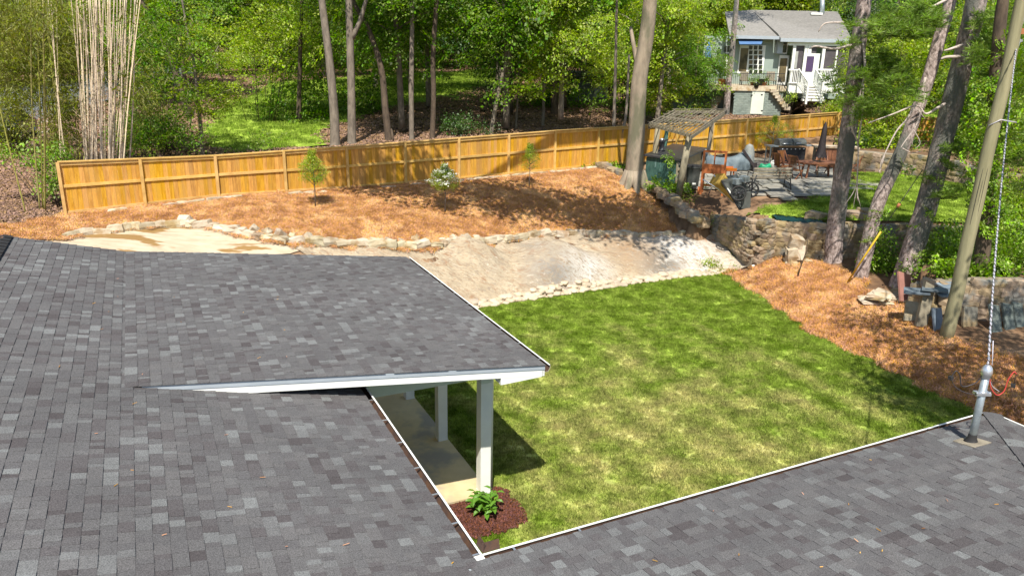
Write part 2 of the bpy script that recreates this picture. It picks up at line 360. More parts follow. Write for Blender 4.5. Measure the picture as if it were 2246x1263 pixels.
# ------------------------------------------------------------------ terrain
def pip(px, py, poly):
    inside = np.zeros(px.shape, bool); n = len(poly); j = n-1
    for i in range(n):
        xi, yi = poly[i][0], poly[i][1]; xj, yj = poly[j][0], poly[j][1]
        if yi != yj:
            c = ((yi > py) != (yj > py)) & (px < (xj-xi)*(py-yi)/(yj-yi)+xi); inside ^= c
        j = i
    return inside
def polydist(px, py, poly, closed=True):
    d = np.full(px.shape, 1e9); n = len(poly)
    for i in range(n if closed else n-1):
        ax, ay = poly[i][0], poly[i][1]; bx, by = poly[(i+1) % n][0], poly[(i+1) % n][1]
        L2 = (bx-ax)**2+(by-ay)**2+1e-9; t = np.clip(((px-ax)*(bx-ax)+(py-ay)*(by-ay))/L2, 0, 1)
        d = np.minimum(d, np.hypot(px-ax-t*(bx-ax), py-ay-t*(by-ay)))
    return d
BORDER = [P(*q) for q in ((1000, 690, 0), (1060, 675, 0), (1150, 660, 0), (1250, 645, 0), (1350, 630, 0), (1450, 615, 0), (1530, 606, 0), (1598, 598, 0))]
LAWN_R = [P(*q) for q in ((1640, 628, 0), (1690, 662, 0), (1740, 697, 0), (1800, 735, 0), (1870, 770, 0), (1960, 812, 0), (2050, 862, 0), (2150, 900, 0), (2246, 945, 0))]
LAWN = [HP(5.0, 2.2), HP(21.4, 4.5)]+BORDER+LAWN_R+[HP(2, 21)]
EDGE = [(60, 530, 2.45), (140, 522, 2.4), (200, 512, 2.4), (260, 507, 2.4), (330, 499, 2.4), (400, 495, 2.4), (445, 498, 2.38), (500, 507, 2.35), (560, 519, 2.27), (620, 529, 2.2), (700, 533, 2.05),
        (790, 537, 1.9), (860, 541, 1.8), (930, 540, 1.7), (1000, 536, 1.6), (1090, 529, 1.45), (1150, 521, 1.35), (1200, 514, 1.3), (1300, 516, 1.2), (1400, 519, 1.1), (1500, 518, 1.02), (1565, 514, 1.0)]
EDGEP = [P(*q) for q in EDGE]
FA = math.radians(31); FDIR = Vector((math.cos(FA), math.sin(FA), 0)); FO = Vector((-14.6, 24.3, 0))
FTOP = [(0, 4.3), (4.66, 4.25), (9.5, 4.34), (14.3, 4.47), (19.3, 4.60), (25, 4.68), (30.4, 4.76), (38.4, 4.94)]
FBOT = [(0, 2.55), (4.66, 2.76), (9.5, 2.70), (14.3, 2.72), (19.3, 2.80), (25, 2.9), (30.4, 3.0), (38.4, 3.15)]
def ftop(a): return float(np.interp(a, [q[0] for q in FTOP], [q[1] for q in FTOP]))
def fbot(a): return float(np.interp(a, [q[0] for q in FBOT], [q[1] for q in FBOT]))
FLEN = 38.4
WALLF = [P(1565, 514, 1.0), P(1610, 540, .8), P(1655, 572, .55), P(1690, 556, .75), P(1740, 560, .8), P(1800, 565, .85), P(1900, 558, 1.0), P(2020, 548, 1.2), P(2140, 545, 1.3), P(2330, 545, 1.4)]
STONELINE = [P(1310, 372, 2.75), P(1360, 392, 2.6), P(1440, 424, 2.35), P(1480, 452, 2.1), P(1520, 485, 1.75), P(1545, 505, 1.3)]
UPPER = [FO+FDIR*22.0+Z*0]+STONELINE+WALLF+[Vector((60, 24, 0)), Vector((60, 75, 0)), FO+FDIR*FLEN+Vector((3, 25, 0)), FO+FDIR*FLEN]
WALLB = [P(1795, 352, 2.75), P(1850, 366, 2.7), P(1960, 381, 2.65), P(2060, 398, 2.6), P(2160, 420, 2.55), P(2330, 440, 2.5)]
UPPER2 = WALLB+[Vector((60, 30, 0)), Vector((60, 75, 0)), Vector((26, 75, 0)), FO+FDIR*(FLEN+.0), FO+FDIR*33]
WALLL = [P(1995, 672, .65), P(2050, 692, .62), P(2140, 700, .6), P(2240, 705, .6), P(2380, 715, .6)]
UPPER3 = [P(2010, 640, .9)]+WALLL+[Vector((45, 20, 0)), Vector((45, 27, 0))]+[P(2330, 545, 1.4), P(2140, 545, 1.3), P(2060, 560, 1.2)]
ctl = []
for q in BORDER: ctl.append((q.x, q.y, .0))
for q in EDGEP: ctl.append((q.x, q.y, q.z))
for a in np.arange(0, 23, 2.4):
    q = FO+FDIR*float(a); ctl.append((q.x, q.y, fbot(a)))
    q2 = q-Vector((-FDIR.y, FDIR.x, 0))*1.0; ctl.append((q2.x, q2.y, fbot(a)-.05))
for a in np.arange(24, 39, 3.5):
    q = FO+FDIR*float(a); ctl.append((q.x, q.y, fbot(a)))
for u, v, z in ((692, 458, 2.5), (976, 470, 2.1), (1160, 418, 2.45), (1388, 415, 2.45), (1300, 450, 2.0), (1450, 470, 1.7), (1180, 470, 1.9), (400, 470, 2.55), (560, 470, 2.6), (60, 505, 2.5), (10, 520, 2.5),
                (1110, 560, 1.05), (1250, 540, 1.1), (1250, 575, .95), (1220, 610, .6), (1400, 560, .75), (1520, 540, .8), (1600, 560, .5), (1500, 580, .35), (1060, 600, .8), (1080, 640, .35), (700, 560, 1.75), (500, 535, 2.1), (300, 525, 2.3), (1350, 605, .3), (1640, 592, .2),
                (1650, 600, .25), (1700, 590, .55), (1750, 610, .5), (1830, 572, .85), (1900, 600, .85), (1985, 620, .9), (1950, 670, .55), (1870, 680, .35), (1900, 740, .18), (2060, 740, .5), (2000, 780, .2), (2100, 830, .2), (2200, 800, .42), (2246, 900, .2), (2246, 740, .6), (2246, 860, .3),
                (0, 470, 2.6), (-100, 500, 2.6), (90, 420, 2.7), (0, 400, 2.8)):
    q = P(u, v, z); ctl.append((q.x, q.y, z))
for x, y, z in ((-30, 20, 2.4), (-30, 5, .5), (-20, 12, .6), (-14, 16, 1.2), (-9, 18.5, 1.0), (-5, 18, .2), (-3, 20, .05), (-16, 8, 0), (-10, 5, 0), (-5, 10, 0), (0, 0, 0), (-15, -8, 0), (0, 14, 0), (5, 18, 0), (3, 22, 0), (8, 14, 0), (10, 8, 0), (16, 6, 0), (25, 10, .3), (20, -5, 0), (30, 18, .6), (24, 18, .6),
                (-40, 40, 3.2), (-22, 40, 2.9), (-10, 42.8, 2.85), (-4.7, 45.3, 3.0), (5, 48, 3.2), (14, 56, 3.6), (18.7, 57.2, 3.6), (26, 62, 3.9), (-30, 60, 4.0), (-10, 60, 4.1), (5, 60, 4.0), (35, 60, 4.5), (-10, 75, 5.1), (-30, 80, 5.4), (15, 80, 5.3), (40, 80, 5.8), (0, 95, 6.4), (-50, 95, 6.4), (50, 95, 7),
                (-60, 60, 4), (-60, 20, 2.6), (60, 60, 5), (60, 30, 2), (60, 0, 0), (-60, -20, 0), (60, -20, 0)):
    ctl.append((x, y, z))
ctl = np.array(ctl, float)
def tps_fit(c, lam=.03):
    n = len(c); d = np.hypot(c[:, None, 0]-c[None, :, 0], c[:, None, 1]-c[None, :, 1]); K = np.where(d > 0, d*d*np.log(d+1e-12), 0)+lam*np.eye(n)*10
    Q = np.c_[np.ones(n), c[:, :2]]; A = np.block([[K, Q], [Q.T, np.zeros((3, 3))]]); return np.linalg.solve(A, np.r_[c[:, 2], 0, 0, 0])
TW = tps_fit(ctl)
def tps(x, y):
    x = np.asarray(x, float); y = np.asarray(y, float); sh = x.shape; xf = x.ravel(); yf = y.ravel(); out = np.empty(len(xf)); n = len(ctl)
    for i in range(0, len(xf), 20000):
        a = xf[i:i+20000]; b = yf[i:i+20000]; d = np.hypot(a[:, None]-ctl[None, :, 0], b[:, None]-ctl[None, :, 1])
        out[i:i+20000] = (np.where(d > 0, d*d*np.log(d+1e-12), 0)@TW[:n])+TW[n]+TW[n+1]*a+TW[n+2]*b
    return out.reshape(sh)
def H(x, y, up=True):
    x = np.asarray(x, float); y = np.asarray(y, float)
    near = np.clip((90-y)/15, 0, 1)*np.clip((50-np.abs(x))/10, 0, 1)
    far = np.clip(2.9+.067*(y-42), 0, 40)+.6*np.sin(x*.05)
    h = np.where(near > 0, tps(np.clip(x, -60, 60), np.clip(y, -25, 96)), 0)*near+far*(1-near)
    h = np.where((y < 30) & (x > -14), np.minimum(h, 3.2), h)
    dl = polydist(x, y, LAWN); inl = pip(x, y, LAWN); houseside = (x*D1.x+y*D1.y < 20.5) & (x*D2.x+y*D2.y < 6) & (x > -14)
    h = np.where(inl, 0, h); h = np.where(~inl, h*np.clip(dl/.5, 0, 1), h)
    h = np.where(h < 0, h*.2, h)
    if not up: return h
    up = pip(x, y, UPPER); front = polydist(x, y, WALLF, False)
    up = up & (front > .30)
    h = np.where(up, np.clip(2.15+.1*front, 2.1, 2.7)+np.clip((y-44)*.03, 0, .5), h)
    g_ = np.full(x.shape, 9.)
    for i in range(len(STONELINE)-1):
        a_, b_ = STONELINE[i], STONELINE[i+1]; t_ = np.clip(((x-a_.x)*(b_.x-a_.x)+(y-a_.y)*(b_.y-a_.y))/((b_.x-a_.x)**2+(b_.y-a_.y)**2), 0, 1)
        g_ = np.minimum(g_, a_.z+(b_.z-a_.z)*t_+.12+.38*np.hypot(x-a_.x-t_*(b_.x-a_.x), y-a_.y-t_*(b_.y-a_.y)))
    h = np.where(up, np.minimum(h, g_), h)
    up2 = pip(x, y, UPPER2) & (polydist(x, y, WALLB, False) > .28); h = np.where(up2, 3.55+np.clip((y-38)*.03, 0, 2), h)
    up3 = pip(x, y, UPPER3) & (polydist(x, y, WALLL, False) > .28); h = np.where(up3, 1.75, h)
    return h
def HL_(x, y): return H(x, y, False)
def h1(x, y): return float(H(np.array([x]), np.array([y]))[0])
def hz(p, dz=0.): return Vector((p[0], p[1], h1(p[0], p[1])+dz))

def axis(dense0, dense1, step, lo, hi, k=1.12):
    a = list(np.arange(dense0, dense1, step)); s = step; x = dense1
    while x < hi: a.append(x); s = min(s*k, 6); x += s
    a.append(hi); s = step; x = dense0
    while x > lo: s = min(s*k, 6); x -= s; a.insert(0, x)
    return np.array(a)
gx = axis(-22, 28, .25, -160, 160); gy = axis(3, 47, .25, -30, 260)
GX, GY = np.meshgrid(gx, gy); GZ = H(GX, GY)-.05
nx, ny = len(gx), len(gy); idx = np.arange(nx*ny).reshape(ny, nx)
gf = np.stack([idx[:-1, :-1], idx[:-1, 1:], idx[1:, 1:], idx[1:, :-1]], -1).reshape(-1, 4)
ground = link_mesh('ground', np_mesh('ground', np.stack([GX, GY, GZ], -1).reshape(-1, 3), gf, 'soil', True)); tag(ground, kind='structure')

from mathutils.geometry import delaunay_2d_cdt
def sheet(name, poly, m, step=.3, off=0., noise=0., kind='structure', fn=None, smooth=True, thick=0.):
    pl = [Vector((p[0], p[1])) for p in poly]; pts = []; n = len(pl)
    for i in range(n):
        a, b = pl[i], pl[(i+1) % n]; k = max(1, int((b-a).length/step))
        for j in range(k): pts.append(a.lerp(b, j/k))
    nb = len(pts); xs = [p.x for p in pl]; ys = [p.y for p in pl]
    X, Yy = np.meshgrid(np.arange(min(xs)+step/2, max(xs), step), np.arange(min(ys)+step/2, max(ys), step)); X = X.ravel(); Yy = Yy.ravel()
    pa = [(p.x, p.y) for p in pts]
    ok = pip(X, Yy, pa) & (polydist(X, Yy, pa) > step*.5); X = X[ok]; Yy = Yy[ok]
    allp = pts+[Vector((float(a), float(b))) for a, b in zip(X, Yy)]
    vs, es, fs, *_ = delaunay_2d_cdt(allp, [(i, (i+1) % nb) for i in range(nb)], [list(range(nb))], 1, 1e-5)
    vx = np.array([v.x for v in vs]); vy = np.array([v.y for v in vs]); vz = (fn or H)(vx, vy)+off
    me = bpy.data.meshes.new(name); me.from_pydata(list(zip(vx, vy, vz)), [], fs); me.materials.append(MATS[m])
    me.polygons.foreach_set('use_smooth', [smooth]*len(me.polygons)); me.update()
    o = link_mesh(name, me); tag(o, kind=kind); return o

def vn(x, y, sc, seed=0):
    T = np.random.default_rng(seed).random((64, 64)); X = np.asarray(x)*sc+100.3; Y_ = np.asarray(y)*sc+57.7; i = np.floor(X).astype(int); j = np.floor(Y_).astype(int); f = X-i; g = Y_-j; f = f*f*(3-2*f); g = g*g*(3-2*g); i %= 64; j %= 64; i1 = (i+1) % 64; j1 = (j+1) % 64
    return (T[i, j]*(1-f)+T[i1, j]*f)*(1-g)+(T[i, j1]*(1-f)+T[i1, j1]*f)*g
def rock_fn(x, y):
    h = H(x, y, False); a = P(1245, 575, .9); b = P(1520, 550, .8); c = P(1060, 600, .6)
    ed = np.clip((polydist(x, y, BORDER, False)-.3)/1.2, 0, 1)**1.2
    for q, r, k in ((a, 1.5, .55), (b, 1.8, .38), (c, 1.1, .36)): h = h+ed*k*1.3*np.exp(-(((x-q.x)/r)**2+((y-q.y)/(r*.55))**2))
    u_ = x*.86+y*.5; w_ = -x*.5+y*.86
    n1 = vn(u_*.6, w_*1.4, 1., 3); n2 = vn(u_*.8, w_*1.7, 2.3, 4); n3 = vn(u_*.7, w_*1.6, 6, 5)
    h = h+ed*(.16*(np.abs(n1-.5)*2-.4)+.13*(np.abs(n2-.5)*2-.5)+.05*(n3-.5))
    return h
lawn_o = sheet('lawn', LAWN, 'lawn_ground', .8, .0, fn=lambda x, y: x*0+.0)
rock_poly = [q for q in BORDER]+[P(1655, 590, .2), P(1660, 572, .5), P(1610, 545, .8)]+list(reversed(EDGEP[9:]))+[P(640, 600, 1.2)]
sheet('rock_outcrop', rock_poly, 'bedrock', .10, .03, fn=rock_fn)
sheet('rock_apron', list(reversed(EDGEP[:11]))+[P(60, 545, 2.3), P(300, 600, 1.8), P(640, 605, 1.2)], 'washed_rock', .3, .0)
BED = EDGEP+[STONELINE[i] for i in (5, 4, 3, 2, 1, 0)]+[FO+FDIR*a for a in (22.2, 18, 12, 6, .3)]+[P(-60, 500, 2.6), P(-60, 540, 2.5)]
sheet('pine_straw_bed', BED, 'straw_ground', .4, .03, fn=HL_)
STRAW_R = [BORDER[-1]]+LAWN_R+[P(2300, 860, .3), P(2240, 800, .4), P(2130, 765, .45), P(2075, 742, .5), P(2020, 700, .6), P(1960, 660, .6), P(1900, 640, .7), P(1880, 610, .8), P(1800, 585, .75), P(1740, 572, .7), P(1690, 566, .6), P(1655, 588, .4)]
sheet('pine_straw_verge', STRAW_R, 'straw_ground', .4, .025)
PATIO = [P(1560, 445, 2.55), P(1640, 437, 2.6), P(1740, 430, 2.6), P(1850, 421, 2.6), P(1944, 410, 2.6), P(1880, 396, 2.65), P(1800, 362, 2.7), P(1640, 345, 2.7), P(1440, 352, 2.7), P(1450, 400, 2.65)]
UYARD = [WALLF[1]+Vector((.55, .45, 0)), WALLF[2]+Vector((.4, .45, 0))]+[q+Vector((.1, .36, 0)) for q in WALLF[3:]]+[ P(2330, 447, 2.6), P(2060, 400, 2.65), P(1960, 384, 2.65), P(1885, 380, 2.7), P(1860, 380, 2.65), P(1850, 424, 2.6), P(1640, 440, 2.6), P(1575, 462, 2.3)]
sheet('upper_lawn', UYARD, 'far_lawn_ground', .4, .02)
MULCH = [P(968, 1105, 0), P(1003, 1183, 0), P(1060, 1170, 0), P(1150, 1141, 0), P(1120, 1105, 0), P(1086, 1073, 0)]
sheet('mulch_bed', MULCH, 'mulch', .2, .03, fn=lambda x, y: x*0)
FLAWN = [P(480, 338, 2.8), P(720, 316, 2.9), P(700, 282, 3.2), P(800, 240, 3.9), P(960, 215, 4.2), P(1130, 190, 4.6), P(1100, 165, 5.2), P(600, 175, 5.0), P(480, 220, 4.2), P(430, 280, 3.2)]
sheet('woodland_grass', FLAWN, 'far_lawn_ground', 1.2, .04)
FLAWN2 = [P(790, 232, 3.9), P(1130, 222, 4.0), P(1160, 190, 4.9), P(900, 190, 4.9)]
sheet('woodland_grass', FLAWN2, 'far_lawn_ground', 1.2, .05)
sheet('neighbour_lawn', [Vector((21, 49, 0)), Vector((40, 49, 0)), Vector((45, 62, 0)), Vector((24, 63, 0)), Vector((22.5, 57, 0))], 'far_lawn_ground', 1., .05)
sheet('gravel_drive', [P(-60, 330, 3), P(60, 330, 3), P(140, 250, 3.4), P(120, 170, 5.2), P(60, 150, 6), P(-60, 150, 6)], 'gravel', 1.5, .05)
sheet('road', [P(-80, 140, 6.1), P(700, 124, 6.4), P(1000, 126, 6.4), P(1400, 130, 6.6), P(1400, 121, 7.), P(1000, 116, 7.0), P(700, 112, 7.), P(-80, 120, 7.2)], 'asphalt', 3, .08)

# ------------------------------------------------------------------ scattering: geometry nodes that set a small patch mesh on points
def scatter_group(src):
    ng = bpy.data.node_groups.new('scatter', 'GeometryNodeTree')
    ng.interface.new_socket('Geometry', in_out='INPUT', socket_type='NodeSocketGeometry'); ng.interface.new_socket('Geometry', in_out='OUTPUT', socket_type='NodeSocketGeometry')
    n = ng.nodes; gi = n.new('NodeGroupInput'); go = n.new('NodeGroupOutput'); ip = n.new('GeometryNodeInstanceOnPoints'); oi = n.new('GeometryNodeObjectInfo')
    oi.inputs['Object'].default_value = src; oi.transform_space = 'ORIGINAL'
    r = n.new('GeometryNodeInputNamedAttribute'); r.data_type = 'FLOAT_VECTOR'; r.inputs[0].default_value = 'rot'
    sc = n.new('GeometryNodeInputNamedAttribute'); sc.data_type = 'FLOAT'; sc.inputs[0].default_value = 'scl'
    L = ng.links; L.new(gi.outputs[0], ip.inputs['Points']); L.new(oi.outputs['Geometry'], ip.inputs['Instance'])
    L.new(r.outputs['Attribute'], ip.inputs['Rotation']); L.new(sc.outputs['Attribute'], ip.inputs['Scale']); L.new(ip.outputs[0], go.inputs[0])
    return ng
def scatter(name, pts, rots, scls, me, kind='stuff', parent=None):
    src = bpy.data.objects.new(name+'_patch', me)
    pm = bpy.data.meshes.new(name); pm.vertices.add(len(pts)); pm.vertices.foreach_set('co', np.asarray(pts, np.float32).ravel())
    a = pm.attributes.new('rot', 'FLOAT_VECTOR', 'POINT'); a.data.foreach_set('vector', np.asarray(rots, np.float32).ravel())
    b = pm.attributes.new('scl', 'FLOAT', 'POINT'); b.data.foreach_set('value', np.asarray(scls, np.float32).ravel()); pm.update()
    o = link_mesh(name, pm, parent); tag(o, kind=kind)
    md = o.modifiers.new('scatter', 'NODES'); md.node_group = scatter_group(src); return o
def scatter_poly(name, poly, me, spacing, off=0., holes=(), smin=.85, smax=1.15, fn=None, prob=None, keep=None):
    xs = [p[0] for p in poly]; ys = [p[1] for p in poly]
    X, Yy = np.meshgrid(np.arange(min(xs), max(xs), spacing), np.arange(min(ys), max(ys), spacing)); X = X.ravel()+RNG.uniform(-.45, .45, X.size)*spacing; Yy = Yy.ravel()+RNG.uniform(-.45, .45, Yy.size)*spacing
    ok = pip(X, Yy, poly)
    for h in holes: ok &= ~pip(X, Yy, h)
    if prob is not None: ok &= RNG.random(X.size) < prob
    if keep is not None: ok &= keep(X, Yy)
    X = X[ok]; Yy = Yy[ok]; f = fn or H; z = f(X, Yy)+off; e = .15
    sx = (f(X+e, Yy)-f(X-e, Yy))/(2*e); sy = (f(X, Yy+e)-f(X, Yy-e))/(2*e); sx = np.clip(sx, -.8, .8); sy = np.clip(sy, -.8, .8)
    yaw = RNG.uniform(0, 2*math.pi, X.size)
    rots = np.empty((X.size, 3))
    for i in range(X.size):
        nrm = Vector((-sx[i], -sy[i], 1)).normalized(); q = nrm.to_track_quat('Z', 'Y').to_matrix()@Matrix.Rotation(yaw[i], 3, 'Z'); rots[i] = q.to_euler()
    return scatter(name, np.c_[X, Yy, z], rots, RNG.uniform(smin, smax, X.size), me)
def blades(n, size, hgt, wid, lean=.5, m='lawn_blade', name='blades'):
    x = RNG.uniform(-size/2, size/2, n); y = RNG.uniform(-size/2, size/2, n); a = RNG.uniform(0, 2*math.pi, n); h = hgt*RNG.uniform(.5, 1.2, n); l = RNG.uniform(0, lean, n)*h; b = RNG.uniform(0, 2*math.pi, n)
    w_ = wid*RNG.uniform(.7, 1.3, n)
    v = np.empty((n, 3, 3)); v[:, 0] = np.c_[x-np.cos(a)*w_/2, y-np.sin(a)*w_/2, x*0]; v[:, 1] = np.c_[x+np.cos(a)*w_/2, y+np.sin(a)*w_/2, x*0]; v[:, 2] = np.c_[x+np.cos(b)*l, y+np.sin(b)*l, h]
    return np_mesh(name, v.reshape(-1, 3), np.arange(n*3).reshape(n, 3), m)
def needles_flat(n, size, ln, wid, m='straw', name='straw', up=.05):
    x = RNG.uniform(-size/2, size/2, n); y = RNG.uniform(-size/2, size/2, n); a = RNG.uniform(0, 2*math.pi, n); l = ln*RNG.uniform(.6, 1.2, n); c = RNG.uniform(-.5, .5, n)
    z0 = RNG.uniform(0, up, n); z1 = RNG.uniform(.01, up*1.6, n); z2 = RNG.uniform(0, up, n); w_ = wid*RNG.uniform(.7, 1.3, n)
    v = np.empty((n, 6, 3))
    for k, (s, zz, ang) in enumerate(((-.5, z0, a-c), (0, z1, a), (.5, z2, a+c))):
        px = x+np.cos(ang)*l*s; py = y+np.sin(ang)*l*s
        v[:, 2*k] = np.c_[px-np.sin(a)*w_/2, py+np.cos(a)*w_/2, zz]; v[:, 2*k+1] = np.c_[px+np.sin(a)*w_/2, py-np.cos(a)*w_/2, zz]
    f = np.array([[0, 1, 3, 2], [2, 3, 5, 4]]); F_ = (np.arange(n)*6)[:, None, None]+f[None]
    return np_mesh(name, v.reshape(-1, 3), F_.reshape(-1, 4), m)
SLAB = [HP(11.3, 2.0), HP(11.3, 5.15), HP(17.6, 5.15), HP(17.6, 2.0)]
grass_me = blades(420, .42, .062, .016, .8)
scatter_poly('lawn_grass', LAWN, grass_me, .30, .0, (SLAB, MULCH), fn=lambda x, y: x*0, keep=lambda x, y: (x*D2.x+y*D2.y > 2.9) | (x*D1.x+y*D1.y > 17))
ug = blades(300, .6, .075, .018, .7, 'far_lawn_blade', 'upper_blades')
scatter_poly('upper_lawn_grass', UYARD, ug, .42, .02)
scatter_poly('woodland_lawn_grass', FLAWN, blades(260, 1.2, .12, .04, .7, 'far_lawn_blade', 'far_blades'), 1.0, .04, prob=.95)
scatter_poly('neighbour_lawn_grass', [Vector((21, 49, 0)), Vector((40, 49, 0)), Vector((45, 62, 0)), Vector((24, 63, 0)), Vector((22.5, 57, 0))], blades(200, 1., .12, .04, .7, 'far_lawn_blade', 'far_blades'), 1.0, .04)
straw_me = needles_flat(460, .62, .19, .007)
scatter_poly('pine_straw', BED, straw_me, .36, .03, fn=HL_)
scatter_poly('pine_straw_on_verge', STRAW_R, needles_flat(480, .62, .20, .007, name='straw2', up=.08), .33, .03)
tuft = needles_flat(150, .40, .17, .007, name='straw_tuft', up=.10)
scatter_poly('pine_straw_tufts', BED, tuft, .75, .03, prob=.4, smin=.5, smax=1.1, fn=HL_)
scatter_poly('pine_straw_tufts_on_verge', STRAW_R, tuft, .6, .03, prob=.45, smin=.5, smax=1.15)
scatter_poly('bark_mulch', MULCH, needles_flat(260, .3, .05, .016, 'mulch', 'mulch_chips', .035), .16, .025, fn=lambda x, y: x*0)
litter = needles_flat(150, 1.6, .13, .10, 'leaf_litter', 'litter', .06)
scatter_poly('fallen_leaves', [FO+FDIR*3+Vector((-.5, 1, 0)), FO+FDIR*40+Vector((-1, 2, 0)), Vector((32, 72, 0)), Vector((-6, 85, 0)), Vector((-34, 75, 0)), Vector((-30, 28, 0))], litter, 1.2, .02, (FLAWN,), prob=.9)
scatter_poly('fallen_leaves_by_bamboo', [P(-60, 498, 2.6), P(110, 470, 2.65), P(125, 380, 2.8), P(-60, 380, 2.8)], needles_flat(170, 1., .12, .05, 'leaf_litter', 'litter2', .05), .6, .02)

# ================================================================== THE HOUSE WITH THE SHINGLE ROOFS
house = thing('house', 'low house with dark grey shingle roofs, white gutters and a covered porch', 'house')
SL_M, SL_P, SL_R = .25, .12, .17; E_M, E_P, E_R, SEAM = 2.60, 5.57, 6.05, -.55; RIDGE = -2.62; RAKE_N, RAKE_F = 10.15, 17.45; HIPC = 10.85
def zm(b): return 3.0+SL_M*(E_M-b)
def zp(b): return zm(SEAM)-SL_P*(b-SEAM)
def zr(a): return 3.0+SL_R*(E_R-a)
all_tabs = []
def shingle_plane(o, e, down, length, alim, alim2=None, skip=None, butt=.0060):
    """o: top corner; e: along; down: unit vector down slope; courses start at the eave"""
    nrm = e.cross(down).normalized()
    if nrm.z < 0: nrm = -nrm
    n = int(length/.143)+1
    for i in range(n):
        s1 = length-i*.143; s0 = s1-.143-.012
        if s1 < .05: break
        lo, hi = alim(s1) if callable(alim) else alim
        a = lo-random.uniform(0, .25)
        raised = random.random() < .5
        while a < hi:
            wdt = random.choice((.07, .09, .11, .13, .15, .18, .22)) * random.uniform(.9, 1.1); b = min(a+wdt, hi); aa = max(a, lo)
            if b-aa > .02:
                lift = butt*(2.0 if raised else .8)
                t = .004
                c0 = o+e*(aa+.0009)+down*max(s0, 0); c1 = o+e*(b-.0009)+down*max(s0, 0); c2 = o+e*(b-.0009)+down*s1; c3 = o+e*(aa+.0009)+down*s1
                all_tabs.append(([c0+nrm*t, c1+nrm*t, c2+nrm*(lift+t), c3+nrm*(lift+t), c2-nrm*.002, c3-nrm*.002, c0-nrm*.002, c1-nrm*.002]))
            a += wdt; raised = (not raised) if random.random() < .8 else raised
TABF = [(0, 3, 2, 1), (3, 5, 4, 2), (0, 6, 5, 3), (2, 4, 7, 1)]
# main plane, courses parallel to d1
dm = (D2-Z*SL_M).normalized(); LM = (E_M-RIDGE)*math.sqrt(1+SL_M**2)
def b_at(s): return RIDGE+s/math.sqrt(1+SL_M**2)
def lim_main(s):
    b = b_at(s); v = E_R-(E_M-b)*SL_M/SL_R   # valley with the right wing
    return (max(-2, v-.35) if b < E_M-.05 else E_R-.1, RAKE_F if b < SEAM+.17 else RAKE_N+1.1)
shingle_plane(HP(0, RIDGE, zm(RIDGE)), D1, dm, LM, lim_main)
dp = (D2-Z*SL_P).normalized(); LP = (E_P-SEAM)*math.sqrt(1+SL_P**2)
shingle_plane(HP(0, SEAM, zm(SEAM)+.004), D1, dp, LP, (RAKE_N-.03, RAKE_F))
dr = (D1-Z*SL_R).normalized(); LR = (E_R+1.5)*math.sqrt(1+SL_R**2)
def lim_right(s):
    a = -1.5+s/math.sqrt(1+SL_R**2); v = E_M-(E_R-a)*SL_R/SL_M
    return (v-.35 if a < E_R-.05 else E_M-.1, HIPC-(E_R-a))
shingle_plane(HP(-1.5, 0, zr(-1.5)), D2, dr, LR, lim_right)
dh = (D2-Z*SL_R).normalized()
def lim_hip(s): # hip plane on the far right: eave at d2 = HIPC
    b = s/math.sqrt(1+SL_R**2)-3+HIPC; return (-1.5, E_R-(HIPC-b))
shingle_plane(HP(0, HIPC-3, 3+SL_R*3), D1, dh, 3*math.sqrt(1+SL_R**2), lim_hip)
# the 300 that show largest are objects, the rest one field
def show(t):
    c = (t[0]+t[2])*.5-Vector((0, 0, CAMZ)); zc = c.dot(Fv)
    if zc < .5: return 0
    u = CX+FPX*c.dot(Rv)/zc; v = CY-FPX*c.dot(Uv)/zc
    if not (0 < u < 2246 and 0 < v < 1263): return 0
    n = (t[1]-t[0]).cross(t[3]-t[0]).length; return n*abs(((t[1]-t[0]).cross(t[3]-t[0])).normalized().dot(c.normalized()))/zc**2
order = sorted(range(len(all_tabs)), key=lambda i: -show(all_tabs[i])); big = order[:300]; rest = order[300:]
deck = MB()
deck.use('trim_and_shade_grey')
def slab_poly(pts, th=.02, drop=.012): # roof deck just under the shingles
    deck.extrude([p-Z*drop for p in pts], (0, 0, -th))
slab_poly([HP(-3, RIDGE, zm(RIDGE)), HP(RAKE_F-.02, RIDGE, zm(RIDGE)), HP(RAKE_F-.02, SEAM, zm(SEAM)), HP(-3, SEAM, zm(SEAM))])
slab_poly([HP(-1, SEAM, zm(SEAM)), HP(RAKE_N+1.1, SEAM, zm(SEAM)), HP(RAKE_N+1.1, E_M, 3), HP(E_R, E_M, 3), HP(E_R-(E_M-SEAM)*SL_M/SL_R-.3, SEAM, zm(SEAM))])
slab_poly([HP(-3, RIDGE, zm(RIDGE)), HP(-3, RIDGE-5, zm(RIDGE)-1.25), HP(RAKE_F, RIDGE-5, zm(RIDGE)-1.25), HP(RAKE_F, RIDGE, zm(RIDGE))])
slab_poly([HP(RAKE_N+.02, SEAM+.1, zm(SEAM)+.004), HP(RAKE_F-.02, SEAM+.1, zm(SEAM)-.012), HP(RAKE_F-.02, E_P, zp(E_P)+.004), HP(RAKE_N+.02, E_P, zp(E_P)+.004)])
slab_poly([HP(E_R, E_M, 3), HP(E_R, HIPC, 3), HP(-1.5, HIPC-7.55, zr(-1.5)), HP(-1.5, E_M-7.55*SL_R/SL_M, zr(-1.5))])
slab_poly([HP(E_R, HIPC, 3), HP(-1.5, HIPC, 3), HP(-1.5, HIPC-7.55, zr(-1.5))])
roof = deck.build('roof', house)
rv, rf = [], []
for n_, i in enumerate(rest):
    rv += [tuple(q) for q in all_tabs[i]]; rf += [tuple(k+8*n_ for k in f) for f in TABF]
link_mesh('shingle_field', np_mesh('shingle_field', rv, rf, 'shingle'), roof, kind='stuff')
